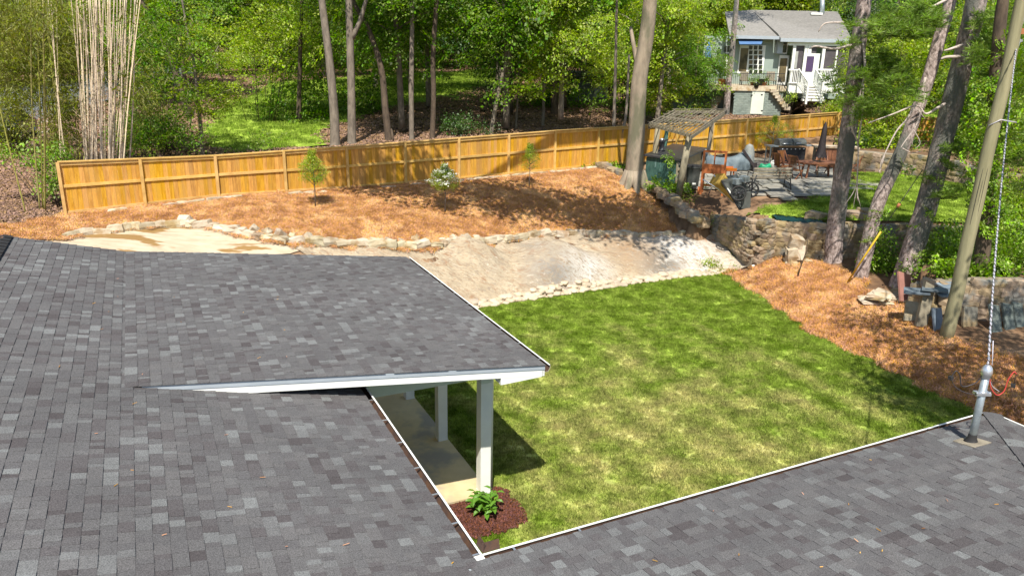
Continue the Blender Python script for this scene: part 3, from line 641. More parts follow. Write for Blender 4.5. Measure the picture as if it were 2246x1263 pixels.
for i in big:
    t = all_tabs[i]; o_ = t[3]
    me = np_mesh('shingle', [tuple(q-o_) for q in t], TABF, 'shingle'); link_mesh('shingle', me, roof, o_)
# ridge vent and hip caps
rc = MB()
for k in range(60):
    a = 3+k*.24
    if a > RAKE_F-.25: break
    for s in (-1, 1): rc.extrude([HP(a, RIDGE, zm(RIDGE)+.05), HP(a+.25, RIDGE, zm(RIDGE)+.035), HP(a+.25, RIDGE+s*.14, zm(RIDGE)+.0), HP(a, RIDGE+s*.14, zm(RIDGE)+.015)], (0, 0, .006))
rc.build('ridge_cap', roof, 'rubber')
hc = MB()
for k in range(24):
    t0 = k*.2; a0 = HP(E_R-t0, HIPC-t0, 3+SL_R*t0+.02); a1 = HP(E_R-t0-.24, HIPC-t0-.24, 3+SL_R*(t0+.24)+.012); dn = HP(-.7, .7)*.13-Z*.012
    hc.extrude([a0, a1, a1+dn, a0+dn], (0, 0, .006)); dn = HP(.7, -.7)*.13-Z*.012; hc.extrude([a0, a1, a1+dn, a0+dn], (0, 0, .006))
hc.build('hip_cap', roof, 'shingle')

def gutter(a, b, out, z, hangers, wdt=.125, dep=.10):
    g = MB(); L_ = b-a; e = L_.normalized(); back = Vector(a)+Z*(z-.03)
    g.use('white_paint')
    prof = [(0, 0), (0, -dep), (wdt*.7, -dep), (wdt, -.045), (wdt, .012), (wdt-.022, .012), (wdt-.022, .004), (wdt-.006, .004), (wdt-.006, -.045), (wdt*.68, -dep+.006), (.006, -dep+.006), (.006, 0)]
    n = len(prof); vs = [back+out*p+Z*q for p, q in prof]+[back+L_+out*p+Z*q for p, q in prof]
    for i in range(n):
        g.use('gutter_inside' if i in (7, 8, 9, 10) else 'white_paint'); g.add([vs[i], vs[(i+1) % n], vs[n+(i+1) % n], vs[n+i]], [(0, 1, 2, 3)])
    o = g.build('gutter', house)
    dbr = MB().use('gutter_inside')
    for k in range(int(L_.length*9)):
        t = random.random()*L_.length
        if random.random() < .5: dbr.box(back+e*t+out*random.uniform(.03, .08)-Z*(dep-.012), (random.uniform(.02, .09), random.uniform(.01, .03), .012), random.random()*3)
    dbr.build('gutter_debris', o)
    for t in hangers:
        MB().use('bright_metal').bar(back+e*t-out*.005+Z*.006, back+e*t+out*(wdt-.01)+Z*.006, .022, .008).build('gutter_hanger', o)
    return o
g1 = gutter(HP(E_R+.02, E_M-.01), HP(RAKE_N+1.0, E_M-.01), D2, 3.0, [.12, .72, 1.35, 2.0, 2.7, 3.4, 4.1])
g2 = gutter(HP(RAKE_N+.02, E_P-.01), HP(RAKE_F+.05, E_P-.01), D2, zp(E_P), [k*.78+.3 for k in range(9)])
g3 = gutter(HP(E_R-.01, E_M+.11), HP(E_R-.01, HIPC-.02), D1, 3.0, [.35, 1.15])
g4 = gutter(HP(-1, HIPC-.01), HP(E_R, HIPC-.01), D2, 3.0, [])
MB().use('white_paint').box(HP(E_R+.055, E_M+.055, 2.925), (.10, .10, .12), ANG).build('gutter_corner', house)
# splash guard standing in the inner corner
sg = MB().use('gutter_inside')
q0 = HP(E_R+.125, E_M+.125, 2.98); sg.frame_box(q0, D1*.17, D2*.004, Z*.10+D2*.03); sg.frame_box(q0, D2*.20, D1*.004, Z*.10+D1*.03)
sg.build('splash_guard', house)
MATS['splash'] = MATS['dark_metal']
# fascia boards
fa = MB().use('white_paint')
fa.extrude([HP(RAKE_N, SEAM+.35, zp(SEAM+.35)-.03), HP(RAKE_N, E_P, zp(E_P)-.025), HP(RAKE_N, E_P, zp(E_P)-.19), HP(RAKE_N, SEAM+.35, zp(SEAM+.35)-.19)], D1*.03)
fa.build('rake_board', house)
MB().use('trim_and_shade_grey').extrude([HP(RAKE_N-.012, SEAM+.2, zp(SEAM+.2)+.0), HP(RAKE_N-.012, E_P, zp(E_P)-.0), HP(RAKE_N-.012, E_P, zp(E_P)-.075), HP(RAKE_N-.012, SEAM+.2, zp(SEAM+.2)-.075)], D1*.010).build('trim_and_shade_grey', house)  # grey strip: the shingle overhang's shadow on the rake board put into colour
rt = MB().use('white_paint'); rt.extrude([HP(RAKE_N+.003, 4.78, zp(4.78)-.185), HP(RAKE_N+.003, E_P-.045, zp(E_P)-.18), HP(RAKE_N+.003, E_P-.045, zp(E_P)-.20), HP(RAKE_N+.003, 4.82, zp(4.78)-.31), HP(RAKE_N+.003, 4.78, zp(4.78)-.31)], D1*.5); rt.build('eave_return', house)
MB().use('white_paint').frame_box(HP(RAKE_N, E_P-.04, zp(E_P)-.17), D1*(RAKE_F-RAKE_N), D2*.02, Z*.14).build('fascia', house)
MB().use('white_paint').frame_box(HP(E_R, E_M-.035, 2.83), D1*(RAKE_F-E_R-.1), D2*.02, Z*.14).build('fascia', house)
MB().use('white_paint').frame_box(HP(E_R-.035, E_M, 2.83), D2*(HIPC-E_M), D1*.02, Z*.14).build('fascia', house)
sf = MB().use('porch_paint')
sf.extrude([HP(11.0, SEAM, zp(SEAM)-.20), HP(RAKE_F-.1, SEAM, zp(SEAM)-.20), HP(RAKE_F-.1, E_P-.05, zp(E_P)-.17), HP(RAKE_N+.04, E_P-.05, zp(E_P)-.17), HP(RAKE_N+.04, 2.9, zp(2.9)-.19), HP(11.0, 2.8, zp(2.8)-.19)], (0, 0, .01)); sf.build('porch_ceiling', house)
# beams, posts, slab, walls
bm_ = MB().use('porch_paint')
bm_.extrude([HP(11.32, 1.9, 2.44), HP(11.32, 5.13, 2.44), HP(11.32, 5.13, zp(5.13)-.19), HP(11.32, 1.9, zp(1.9)-.20)], D1*.2)
bm_.build('porch_beam', house)
MB().use('porch_paint').extrude([HP(11.52, 4.93, 2.42), HP(17.3, 4.93, 2.42), HP(17.3, 4.93, zp(4.93)-.18), HP(11.52, 4.93, zp(4.93)-.18)], D2*.2).build('porch_beam', house)
for a in (11.39, 13.60, 15.78):
    p = MB().use('white_paint').box(HP(a, 5.03, 1.26), (.20, .20, 2.34), ANG); p.box(HP(a, 5.03, .12), (.205, .205, .05), ANG); p.use('porch_paint').box(HP(a, 5.03, 2.38), (.205, .205, .07), ANG); p.build('porch_post', house)
ds = MB().use('white_paint'); q = HP(11.40, 5.175, 0)
ds.tube([HP(11.40, 5.50, 2.85), HP(11.40, 5.42, 2.72), HP(11.40, 5.24, 2.60), HP(11.40, 5.175, 2.45), HP(11.40, 5.175, .12)], .042, 8); ds.build('downspout', house)
MB().use('concrete').prism([SLAB[0], SLAB[1], SLAB[2], SLAB[3]], -.3, .10).build('porch_slab', house)
MB().use('porch_paint').frame_box(HP(6.4, 2.0, -.2), D1*11, D2*.15, Z*3.0).build('wall', house)
MB().use('porch_paint').frame_box(HP(5.5, 1.9, -.2), D2*8.5, D1*.15, Z*3.0).build('wall', house)
MB().use('porch_paint').frame_box(HP(17.2, -6, -.2), D2*8.1, D1*.15, Z*3.3).build('wall', house)
MB().use('porch_paint').frame_box(HP(-1, HIPC-.5, -.2), D1*6.4, D2*.12, Z*3.0).build('wall', house)
for a in (12.6, 15.2):
    w_ = MB().use('window_dark').frame_box(HP(a, 2.15, 1.0), D1*1.2, D2*.02, Z*1.2).build('window', house)
    MB().use('white_paint').frame_box(HP(a-.07, 2.152, .93), D1*1.34, D2*.03, Z*.07).frame_box(HP(a-.07, 2.152, 2.2), D1*1.34, D2*.03, Z*.07).build('window_frame', w_)
# odd twigs, petals and needles lying on the shingles
tw = MB().use('straw')
def roofz(a, b):
    if a > RAKE_N and b > SEAM: return zp(b)
    return max(zm(b), zr(a)) if a < E_R else zm(b)
for _ in range(55):
    if random.random() < .6: a, b = random.uniform(3, 17), random.uniform(-2.4, 2.4)
    else: a, b = random.uniform(3.5, 5.9), random.uniform(2.8, 10)
    if b > 2.6 and a > 6.0: continue
    z = roofz(a, b)+.022; an = random.random()*3.14; l = random.uniform(.02, .07)
    tw.bar(HP(a, b, z), HP(a, b, z)+Vector((math.cos(an), math.sin(an), 0))*l, .006, .004)
tw.build('roof_litter', house, kind='stuff')

# ------------------------------------------------------------------ service mast and its cable
MP = HP(5.5034, 9.558); MZ = zr(5.5034)
mast = thing('service_mast', 'galvanised electric service mast with weatherhead rising through the roof at the lower right', 'utility mast', (MP.x, MP.y, MZ))
MB().use('galvanised').tube([(0, 0, -.1), (0, 0, .45), (0, 0, .97)], .048, 16).build('pipe', mast)
MB().use('rubber').lathe((0, 0, 0), [(.10, .0), (.075, .03), (.058, .07), (.052, .12), (.05, .13)]).build('boot', mast)
fl = MB().use('grey_wood'); fl.extrude([D1*-.16+D2*-.17+Z*.035, D1*-.16+D2*.17+Z*.035, D1*.14+D2*.17-Z*.016, D1*.14+D2*-.17-Z*.016], (0, 0, .012)); fl.build('flashing', mast)
MB().use('bright_metal').lathe((0, 0, .93), [(.045, 0), (.056, .01), (.056, .05), (.066, .06), (.070, .10), (.060, .15), (.035, .185), (.01, .195)]).build('weatherhead', mast)
cl = MB().use('bright_metal'); cl.bar((-.095, -.0, .72), (.095, 0, .72), .10, .035); cl.lathe((0, 0, .69), [(.05, 0), (.055, .01), (.055, .06), (.05, .07)]); cl.bar((-.085, -.02, .69), (-.085, -.02, .75), .02, .02); cl.bar((.085, -.02, .69), (.085, -.02, .75), .02, .02); cl.build('clamp', mast)
def bez(pts, n=18):
    out = []; pts = [Vector(p) for p in pts]; e = [pts[0]*2-pts[1]]+pts+[pts[-1]*2-pts[-2]]
    for i in range(1, len(e)-2):
        for k in range(n):
            t = k/n; a, b, c, d = e[i-1], e[i], e[i+1], e[i+2]
            out.append(.5*((2*b)+(c-a)*t+(2*a-5*b+4*c-d)*t*t+(-a+3*b-3*c+d)*t**3))
    out.append(pts[-1]); return out
MB().use('cable_dark').tube(bez([(-.04, .0, 1.0), (-.10, .02, .86), (-.26, .03, .80), (-.32, .02, .95), (-.40, .0, 1.03), (-.45, .0, .93)], 8), .008, 6).build('drip_loop', mast)
MB().use('cable_dark').tube(bez([(-.45, .0, .93), (-.36, .0, .80), (-.2, .0, .72), (-.06, 0, .70)], 8), .006, 6).build('drip_loop', mast)
MB().use('rubber').box((-.45, 0, .93), (.05, .05, .045), .4).build('connector', mast)
MB().use('red_wire').tube(bez([(.05, .0, .96), (.10, .0, .80), (.20, 0, .70), (.28, 0, .76), (.30, 0, .92), (.35, .0, 1.03), (.39, 0, 1.0)], 8), .008, 6).build('drip_loop', mast)
MB().use('cable_white').tube(bez([(.05, .0, .93), (.12, .0, .82), (.22, 0, .75)], 8), .004, 5).build('drip_loop', mast)
MB().use('rubber').box((.38, .0, .84), (.05, .05, .045), .9).tube([(.39, 0, 1.0), (.385, 0, .86)], .004, 5).build('connector', mast)
POLE_B = P(2075, 742, .52); PT = Y(2243, 0, POLE_B.y+.0)
pdir = (PT-POLE_B)
cab = thing('service_cable', 'twisted pale service cable running from the mast up beside the utility pole', 'cable', (MP.x, MP.y, MZ+1.1))
c0 = Vector((MP.x-.005, MP.y, MZ+1.14)); c1 = Y(2229, 105, POLE_B.y-.05)
def cable_pt(t): q = c0.lerp(c1, t); return q-Z*(.42*4*t*(1-t))
core = [cable_pt(t/90) for t in range(91)]; base = cab.location
MB().use('cable_white').tube([p-base for p in core], .011, 8).build('neutral_wire', cab)
tw1 = []; 
for i in range(721):
    t = i/720; a = t*2*math.pi*52; d = (cable_pt(min(t+.01, 1))-cable_pt(max(t-.01, 0))).normalized(); x = d.cross(Z).normalized(); y = x.cross(d); tw1.append((cable_pt(t)-base, x, y, a))
for ph in (0, math.pi):
    MB().use('galvanised' if ph else 'cable_dark').tube([p+x*math.cos(a+ph)*.013+y*math.sin(a+ph)*.011 for p, x, y, a in tw1], .007, 5, smooth=True).build('insulated_wire', cab)
MB().use('cable_white').tube([Vector((MP.x+.05, MP.y, MZ+1.12))-base, Vector((MP.x+.06, MP.y+.1, MZ+1.42))-base], .007, 5).build('wire_tail', cab)
MB().use('cable_white').tube([cable_pt(1)-base, Y(2246, 40, POLE_B.y)-base, Y(2262, -40, POLE_B.y)-base], .014, 6).build('neutral_wire', cab)

pole = thing('utility_pole', 'tall weathered greenish grey utility pole leaning over the right side of the verge', 'utility pole', POLE_B)
pm_ = MB().use('pole_wood'); K = 24
pm_.tube([pdir*(k/K*1.25) +Vector((.02*math.sin(k*.9), .02*math.cos(k*.7), 0))- (Z*.3 if k == 0 else Z*0) for k in range(K+1)], [.185-.06*k/K for k in range(K+1)], 20, rough=.03); pm_.build('shaft', pole)
for k in range(5):
    MB().use('cable_dark').tube([pdir*t+Vector((-.13+.04*t-.01*math.sin(t*9+k)+k*.055, -.165+.04*t+abs(k-2)*.02, 0)) for t in [.3+.09*j for j in range(6)]], .006, 4).build('drying_crack', pole)
b0 = Y(2232, 100, POLE_B.y)-POLE_B
MB().use('bright_metal').bar(b0+Vector((-.12, 0, 0)), b0+Vector((.06, -.05, .12)), .05, .05).bar(b0+Vector((-.02, -.05, -.1)), b0+Vector((.0, -.05, .15)), .03, .03).build('bracket', pole)
MB().use('terracotta').box(b0+Vector((.03, -.05, .33)), (.16, .05, .14)).build('number_plate', pole)
b1 = Y(2180, 262, POLE_B.y-.1)-POLE_B
MB().use('cable_white').tube([b1+Vector((-.1, 0, -.16)), b1+Vector((.12, -.1, 0)), b1+Vector((.52, -.1, -.06))], .016, 6).build('standoff_arm', pole)

# ------------------------------------------------------------------ plant bed by the porch
hy = thing('hydrangea', 'bright green broad-leaved shrub in the mulch bed at the porch corner', 'shrub', P(1064, 1133, 0))
hst = MB().use('leaf'); HL = []
for k in range(34):
    a = random.random()*6.28; rr = random.uniform(.02, .26); top = Vector((math.cos(a)*rr, math.sin(a)*rr, random.uniform(.16, .52)*(1-rr*.9)+.08))
    hst.tube([(0, 0, 0), tuple(top*.5+Vector((0, 0, .05))), tuple(top)], .006, 4)
    for j in range(3): HL.append((top+Vector((0, 0, random.uniform(-.07, .01))), a+j*2.1+random.uniform(-.4, .4), random.uniform(-.55, .3)))
hst.build('stems', hy)
def leaf_blade(L_, W_, m, name='leaf'):
    vs = [(0, 0, 0), (L_*.3, W_*.42, .012), (L_*.65, W_*.36, .012), (L_, 0, -.02), (L_*.65, -W_*.36, .012), (L_*.3, -W_*.42, .012), (L_*.35, 0, -.004), (L_*.7, 0, -.008)]
    return np_mesh(name, vs, [(0, 6, 1, 1), (6, 7, 2, 1), (7, 3, 2, 2), (0, 5, 6, 6), (6, 5, 4, 7), (7, 4, 3, 3)], m) if False else (lambda me: me)(mesh_from(vs, [(0, 6, 1), (6, 7, 2, 1), (7, 3, 2), (0, 5, 6), (6, 5, 4, 7), (7, 4, 3)], m, name))
def mesh_from(vs, fs, m, name):
    me = bpy.data.meshes.new(name); me.from_pydata(vs, [], fs); me.materials.append(MATS[m]); me.update(); return me
lv = [leaf_blade(.15, .10, 'leaf_hydrangea'), leaf_blade(.13, .085, 'leaf_hydrangea'), leaf_blade(.17, .11, 'leaf_hydrangea')]
for p, a, t in HL: link_mesh('leaf', random.choice(lv), hy, p, (random.uniform(-.3, .3), -t, a))

# ------------------------------------------------------------------ stones
def stone_mesh(seed, flat=1., jag=.16, name='stone', m='edging_stone'):
    bm = bmesh.new(); bmesh.ops.create_cube(bm, size=1); bmesh.ops.subdivide_edges(bm, edges=bm.edges, cuts=1, use_grid_fill=True)
    r = random.Random(seed)
    for v in bm.verts:
        d = v.co.normalized(); k = .62; v.co = v.co*(1-k*.45)+d*.5*k*.72; v.co += Vector((r.uniform(-1, 1), r.uniform(-1, 1), r.uniform(-1, 1)))*jag*.5
        v.co.z *= flat
    bmesh.ops.triangulate(bm, faces=bm.faces)
    me = bpy.data.meshes.new(name); bm.to_mesh(me); bm.free(); me.materials.append(MATS[m]); return me
ST_E = [stone_mesh(i, 1, .17) for i in range(7)]; ST_R = [stone_mesh(20+i, 1, .07, 'cobble', 'river_stone') for i in range(5)]
ST_W = [stone_mesh(40+i, 1, .16, 'stone', 'wall_stone') for i in range(8)]; ST_S = [stone_mesh(60+i, 1, .14, 'slate', 'slate') for i in range(3)]
for me in ST_R: me.polygons.foreach_set('use_smooth', [True]*len(me.polygons))
def along(path, step):
    out = []; pts = [Vector(p) for p in path]
    seg = [(pts[i+1]-pts[i]).length for i in range(len(pts)-1)]; tot = sum(seg); s = 0
    while s < tot:
        a = s; i = 0
        while i < len(seg)-1 and a > seg[i]: a -= seg[i]; i += 1
        d = (pts[i+1]-pts[i]).normalized(); out.append((pts[i]+d*a, d)); s += step() if callable(step) else step
    return out
edging = thing('stone_edging', 'long row of pale fieldstones edging the lower side of the pine straw bed', 'stone edging', EDGEP[0])
last = [0.4]
estones = []; ws_ = []
def estep(): last[0] = random.uniform(.20, .50); ws_.append(last[0]); return last[0]
estones = [(p, d, w) for (p, d), w in zip(along(EDGEP[1:], estep), ws_)]
for p, d, w_ in estones:
    hgt = random.uniform(.17, .29); n = Vector((-d.y, d.x, 0))
    o = link_mesh('stone', random.choice(ST_E), edging, p-edging.location+d*w_*.5+Z*(hgt*.32-.02)+n*random.uniform(-.05, .05), (random.uniform(-.15, .15), random.uniform(-.15, .15), math.atan2(d.y, d.x)+random.uniform(-.25, .25)), (w_*1.1, random.uniform(.22, .32), hgt))
for p, d in along(EDGEP[5:16], .5):
    if random.random() < .6:
        n = Vector((-d.y, d.x, 0)); s = random.uniform(.16, .3); link_mesh('stone', random.choice(ST_E), edging, p-edging.location+n*.22+Z*.12, (random.random(), random.random(), random.random()*3), (s*1.3, s, s*.8))
border = thing('cobble_border', 'narrow strip of small pale river cobbles between the rock outcrop and the lawn', 'cobble border', BORDER[0])
cnt = 0
for p, d in along([q for q in BORDER], .078):
    for row in range(2):
        if cnt >= 298: break
        n = Vector((-d.y, d.x, 0)); s = random.uniform(.09, .24); q = p+n*random.uniform(0, .30); zz = rock_fn(np.array([q.x]), np.array([q.y]))[0]
        link_mesh('cobble', random.choice(ST_R), border, Vector((q.x, q.y, max(zz, 0)+s*.12))-border.location, (0, 0, random.random()*6.3), (s*random.uniform(1, 1.5), s*random.uniform(.8, 1.2), s*.62)); cnt += 1
# small row of flat stones at the foot of the fence and dry line beside the neighbour's yard
foot = thing('stone_footing', 'low row of flat stones tucked along the foot of the wooden fence', 'stone row', FO+FDIR*2)
for p, d in along([FO+FDIR*a-Vector((-FDIR.y, FDIR.x, 0))*.38 for a in (1.5, 5, 9, 14, 19, 23)], lambda: random.uniform(.3, .6)):
    a_ = (p-FO).dot(FDIR)
    if random.random() < (.45 if a_ < 11 else .9): s = random.uniform(.25, .5); link_mesh('stone', random.choice(ST_E), foot, hz(p, .03)-foot.location, (random.uniform(-.1, .1), random.uniform(-.1, .1), FA+random.uniform(-.3, .3)), (s*1.2, .22, random.uniform(.1, .2)))
dry = thing('dry_stone_line', 'tumbled line of brown stones between the straw bed and the neighbour yard', 'stone row', STONELINE[0])
for p, d in along(STONELINE, lambda: random.uniform(.2, .34)):
    for r_ in range(2):
        s = random.uniform(.22, .42); n = Vector((-d.y, d.x, 0)); g_ = hz(p, 0); link_mesh('stone', random.choice(ST_W), dry, Vector((p.x, p.y, p.z+.12+.14*r_))+n*random.uniform(-.15, .15)-dry.location, (random.uniform(-.2, .2), random.uniform(-.2, .2), math.atan2(d.y, d.x)+random.uniform(-.5, .5)), (s*1.2, s*.9, s*.6))
def stone_wall(name, label, path, tops, thick=.42, course=.2, cap=True, lim=290, meshes=ST_W, core='mortar'):
    """rubble wall: path of foot points, top heights; every stone its own piece on a rough core"""
    t = thing(name, label, 'stone wall', path[0]); o0 = t.location
    c = MB().use(core)
    for i in range(len(path)-1):
        a, b = Vector(path[i]), Vector(path[i+1]); d = (b-a).normalized(); n = Vector((-d.y, d.x, 0)); n = n if n.y > 0 else -n; m_ = -n*.16; n = n*.48; a2 = a-Z*.3; b2 = b-Z*.3
        at_, bt_ = Vector((a.x, a.y, tops[i]-.08)), Vector((b.x, b.y, tops[i+1]-.08)); c.box8([a2+m_-o0, b2+m_-o0, b2+n-o0, a2+n-o0, at_+m_-o0, bt_+m_-o0, bt_+n-o0, at_+n-o0])
    c.build('mortar_core', t); k = 0
    L_ = [0]
    for i in range(len(path)-1): L_.append(L_[-1]+(Vector(path[i+1])-Vector(path[i])).length)
    row = 0
    while True:
        s = random.uniform(0, .2); any_ = False
        while s < L_[-1]:
            w_ = random.uniform(.24, .5)*(course/.22); sc = s+w_/2
            i = max(0, min(len(L_)-2, sum(1 for q in L_ if q <= sc)-1)); f = min(1, (sc-L_[i])/(L_[i+1]-L_[i]+1e-6)); a, b = Vector(path[i]), Vector(path[i+1]); p = a.lerp(b, f); d = (b-a).normalized(); n = Vector((d.y, -d.x, 0)); n = n if n.y < 0 else -n
            zt = tops[i]*(1-f)+tops[i+1]*f; z = p.z-.05+(row+.5)*course
            if z < zt-.03 and k < lim:
                any_ = True; k += 1
                link_mesh('stone', random.choice(meshes), t, Vector((p.x, p.y, z+random.uniform(-.02, .02)))+n*thick*.30-o0, (random.uniform(-.12, .12), random.uniform(-.15, .15), math.atan2(d.y, d.x)+random.uniform(-.12, .12)), (w_*1.1, thick*.6, course*random.uniform(1.0, 1.3)))
            s += w_
        row += 1
        if not any_ or row > 14: break
    return t
stone_wall('retaining_wall', 'rough stacked fieldstone retaining wall where the rock outcrop meets the upper lawn', WALLF[:4], [1.85, 2.0, 2.1, 2.1], .46, .155)
stone_wall('retaining_wall', 'mortared rubble retaining wall behind the feet of the leaning pines', WALLF[3:9], [2.1, 2.12, 2.15, 2.15, 2.15, 2.15], .4, .19)
stone_wall('retaining_wall', 'golden brown rubble garden wall across the back of the upper lawn', WALLB, [3.5, 3.62, 3.62, 3.6, 3.5, 3.4], .4, .22)
stone_wall('retaining_wall', 'low tan fieldstone wall at the right edge with ivy above it', WALLL, [1.5, 1.72, 1.85, 1.9, 1.9], .4, .22)
pil = thing('stone_pillar', 'upright heap of two big pale stones beside the left pine trunk', 'stone pillar', P(1740, 585, .6))
for dx, z, s in ((0, .12, (.55, .45, .42)), (-.12, .45, (.36, .4, .5)), (.12, .55, (.4, .36, .5)), (0, .9, (.42, .4, .4)), (.45, .05, (.35, .3, .2)), (.7, .1, (.3, .3, .16)), (.55, .2, (.3, .25, .14)), (.95, .02, (.3, .3, .2))):
    link_mesh('stone', random.choice(ST_E), pil, (dx, random.uniform(-.05, .05), z), (random.uniform(-.2, .2), random.uniform(-.3, .3), random.uniform(-.3, .3)), s)
rk = thing('boulder_pile', 'grey boulders piled between the trunks on the wall by the upper lawn', 'boulders', Y(1890, 478, 28.1))
for u, v, s in ((1880, 480, .6), (1905, 468, .5), (1890, 498, .5), (1868, 500, .45), (1912, 492, .45), (1850, 500, .4), (1790, 492, .5), (1772, 500, .35)):
    q = Y(u, v, 28.1); q.z = max(q.z, 2.2); q = q-rk.location; link_mesh('stone', random.choice(ST_W), rk, q, (0, 0, random.random()*3), (s*1.3, s, s*.7))
tr = Vector((WALLF[3].x, WALLF[3].y+.1, 2.12)); tarp = thing('tarp', 'dark green tarp strip lying along the top of the wall by the upper lawn', 'tarp', tr)
tm = MB().use('tarp'); pv = None
for k in range(17):
    t = k/16; a = WALLF[3].lerp(WALLF[5], t*.95); a = Vector((a.x, a.y+.1, 2.12))-tr; a.z += .025*math.sin(k*2.1)+.05; b = a+Vector((0.02*math.sin(k), .32+.06*math.sin(k*1.3), 0)); c = a+Vector((0, -.34, -.06))
    if pv: tm.add([pv[0], pv[1], b, a, pv[2], c], [(0, 3, 2, 1), (4, 5, 3, 0)], True)
    pv = (a, b, c)
tm.build('sheet', tarp)
bt = P(1862, 545, 1.05); blue = thing('tarp', 'crumpled bluish grey plastic sheet between the left pine and the second pine', 'tarp', bt)
link_mesh('sheet', ST_S[0], blue, (0, 0, .1), (.3, .5, .4), (.5, .4, .45)); link_mesh('sheet', ST_S[1], blue, (.25, 0, .15), (.6, .2, 1), (.45, .3, .3))
# slates and reused stones by pine and pole
def slab_thing(label, u, v, z, size, rot, m, name='stone_slab', cat='stone slab', grp=None):
    q = P(u, v, z); t = MB().use(m); x, y, h = size
    pts = [(-x/2, -y/2), (x*.45, -y/2), (x/2, y*.42), (-x*.42, y/2)]; t.prism(pts, 0, h); o = t.build(name); o.location = q+Z*(abs(math.sin(rot[0]))*y*.46 if abs(rot[0]) > .5 else 0); o.rotation_euler = rot; tag(o, label, cat, grp); return o
slab_thing('dusty red sandstone slab leaning against the foot of the leaning pine', 1978, 655, .75, (.55, .95, .06), (math.radians(62), math.radians(10), .35), 'red_slate')
for u, v, z, lab in ((2010, 640, 1.55, 'pale blue grey slate lying flat at the left end of the wall top pile'), (2050, 636, 1.66, 'pale slate lying in the middle of the wall top pile'), (2080, 628, 1.62, 'darker slate lying at the back of the wall top pile'), (2075, 645, 1.57, 'blue slate overhanging the front of the wall top pile')):
    slab_thing(lab, u, v, z, (random.uniform(.6, .8), .5, .05), (random.uniform(-.1, .14), random.uniform(-.12, .12), random.uniform(-.5, .5)), 'slate')
slab_thing('tall narrow grey stone post leaning on the low wall', 2018, 708, .62, (.30, 1.3, .16), (math.radians(78), math.radians(6), -.1), 'grey_wood', 'stone_post', 'stone post')
slab_thing('blue slate leaning on edge at the foot of the utility pole', 2050, 722, .58, (.42, .7, .05), (math.radians(72), 0, .5), 'slate')
slab_thing('buff flagstone leaning beside the tall narrow stone', 1998, 700, .6, (.5, .6, .08), (math.radians(66), 0, -.2), 'edging_stone')
slab_thing('pale broken flagstone leaning against the low wall behind the pole', 2120, 712, .6, (.5, .6, .08), (math.radians(75), 0, .2), 'wall_stone')
for k, (u, lab) in enumerate(((2175, 'leftmost of the carved grey stone panels leaning on the right wall'), (2204, 'middle carved stone panel of the leaning group at the right wall'), (2226, 'rightmost carved stone panel of the leaning group, lightest grey'))):
    o = slab_thing(lab, u, 722-3*k, .58, (.34, .82, .06), (math.radians(64), 0, .18), 'carved_stone', 'carved_panel', 'stone panel')
    cr = MB().use('carved_stone')
    for rr in (.13, .09, .05): cr.tube([(rr*math.cos(a*.4), .12+rr*math.sin(a*.4), .065) for a in range(17)], .008, 4)
    cr.tube([(-.14, -.34, .065), (.14, -.34, .065), (.14, .34, .065), (-.14, .34, .065), (-.14, -.34, .065)], .008, 4); cr.build('carving', o)
pil2 = thing('flagstone_pile', 'low pile of broken flagstones at the foot of the leaning pine', 'stone pile', P(1930, 660, .6))
for k in range(16):
    s = random.uniform(.35, .6); link_mesh('flagstone', random.choice(ST_E), pil2, (random.uniform(-.55, 1.), random.uniform(-.3, .35), .04+.06*(k % 4)), (random.uniform(-.15, .15), random.uniform(-.15, .15), random.random()*3), (s*1.2, s*.9, .09))
wl = thing('garden_light', 'small white and black garden spotlight where the cobbles meet the straw verge', 'garden light', P(1657, 588, .3))
MB().use('white_paint').tube([(-.14, 0, .07), (.02, 0, .09)], [.05, .06], 10).build('lamp_head', wl); MB().use('rubber').tube([(.03, 0, .09), (.07, 0, .1)], .055, 10).tube([(0, 0, 0), (0, 0, .08)], .015, 6).build('stake', wl); MB().use('white_paint').tube([(.09, 0, .08), (.2, 0, .1)], [.05, .03], 10).build('lens', wl)

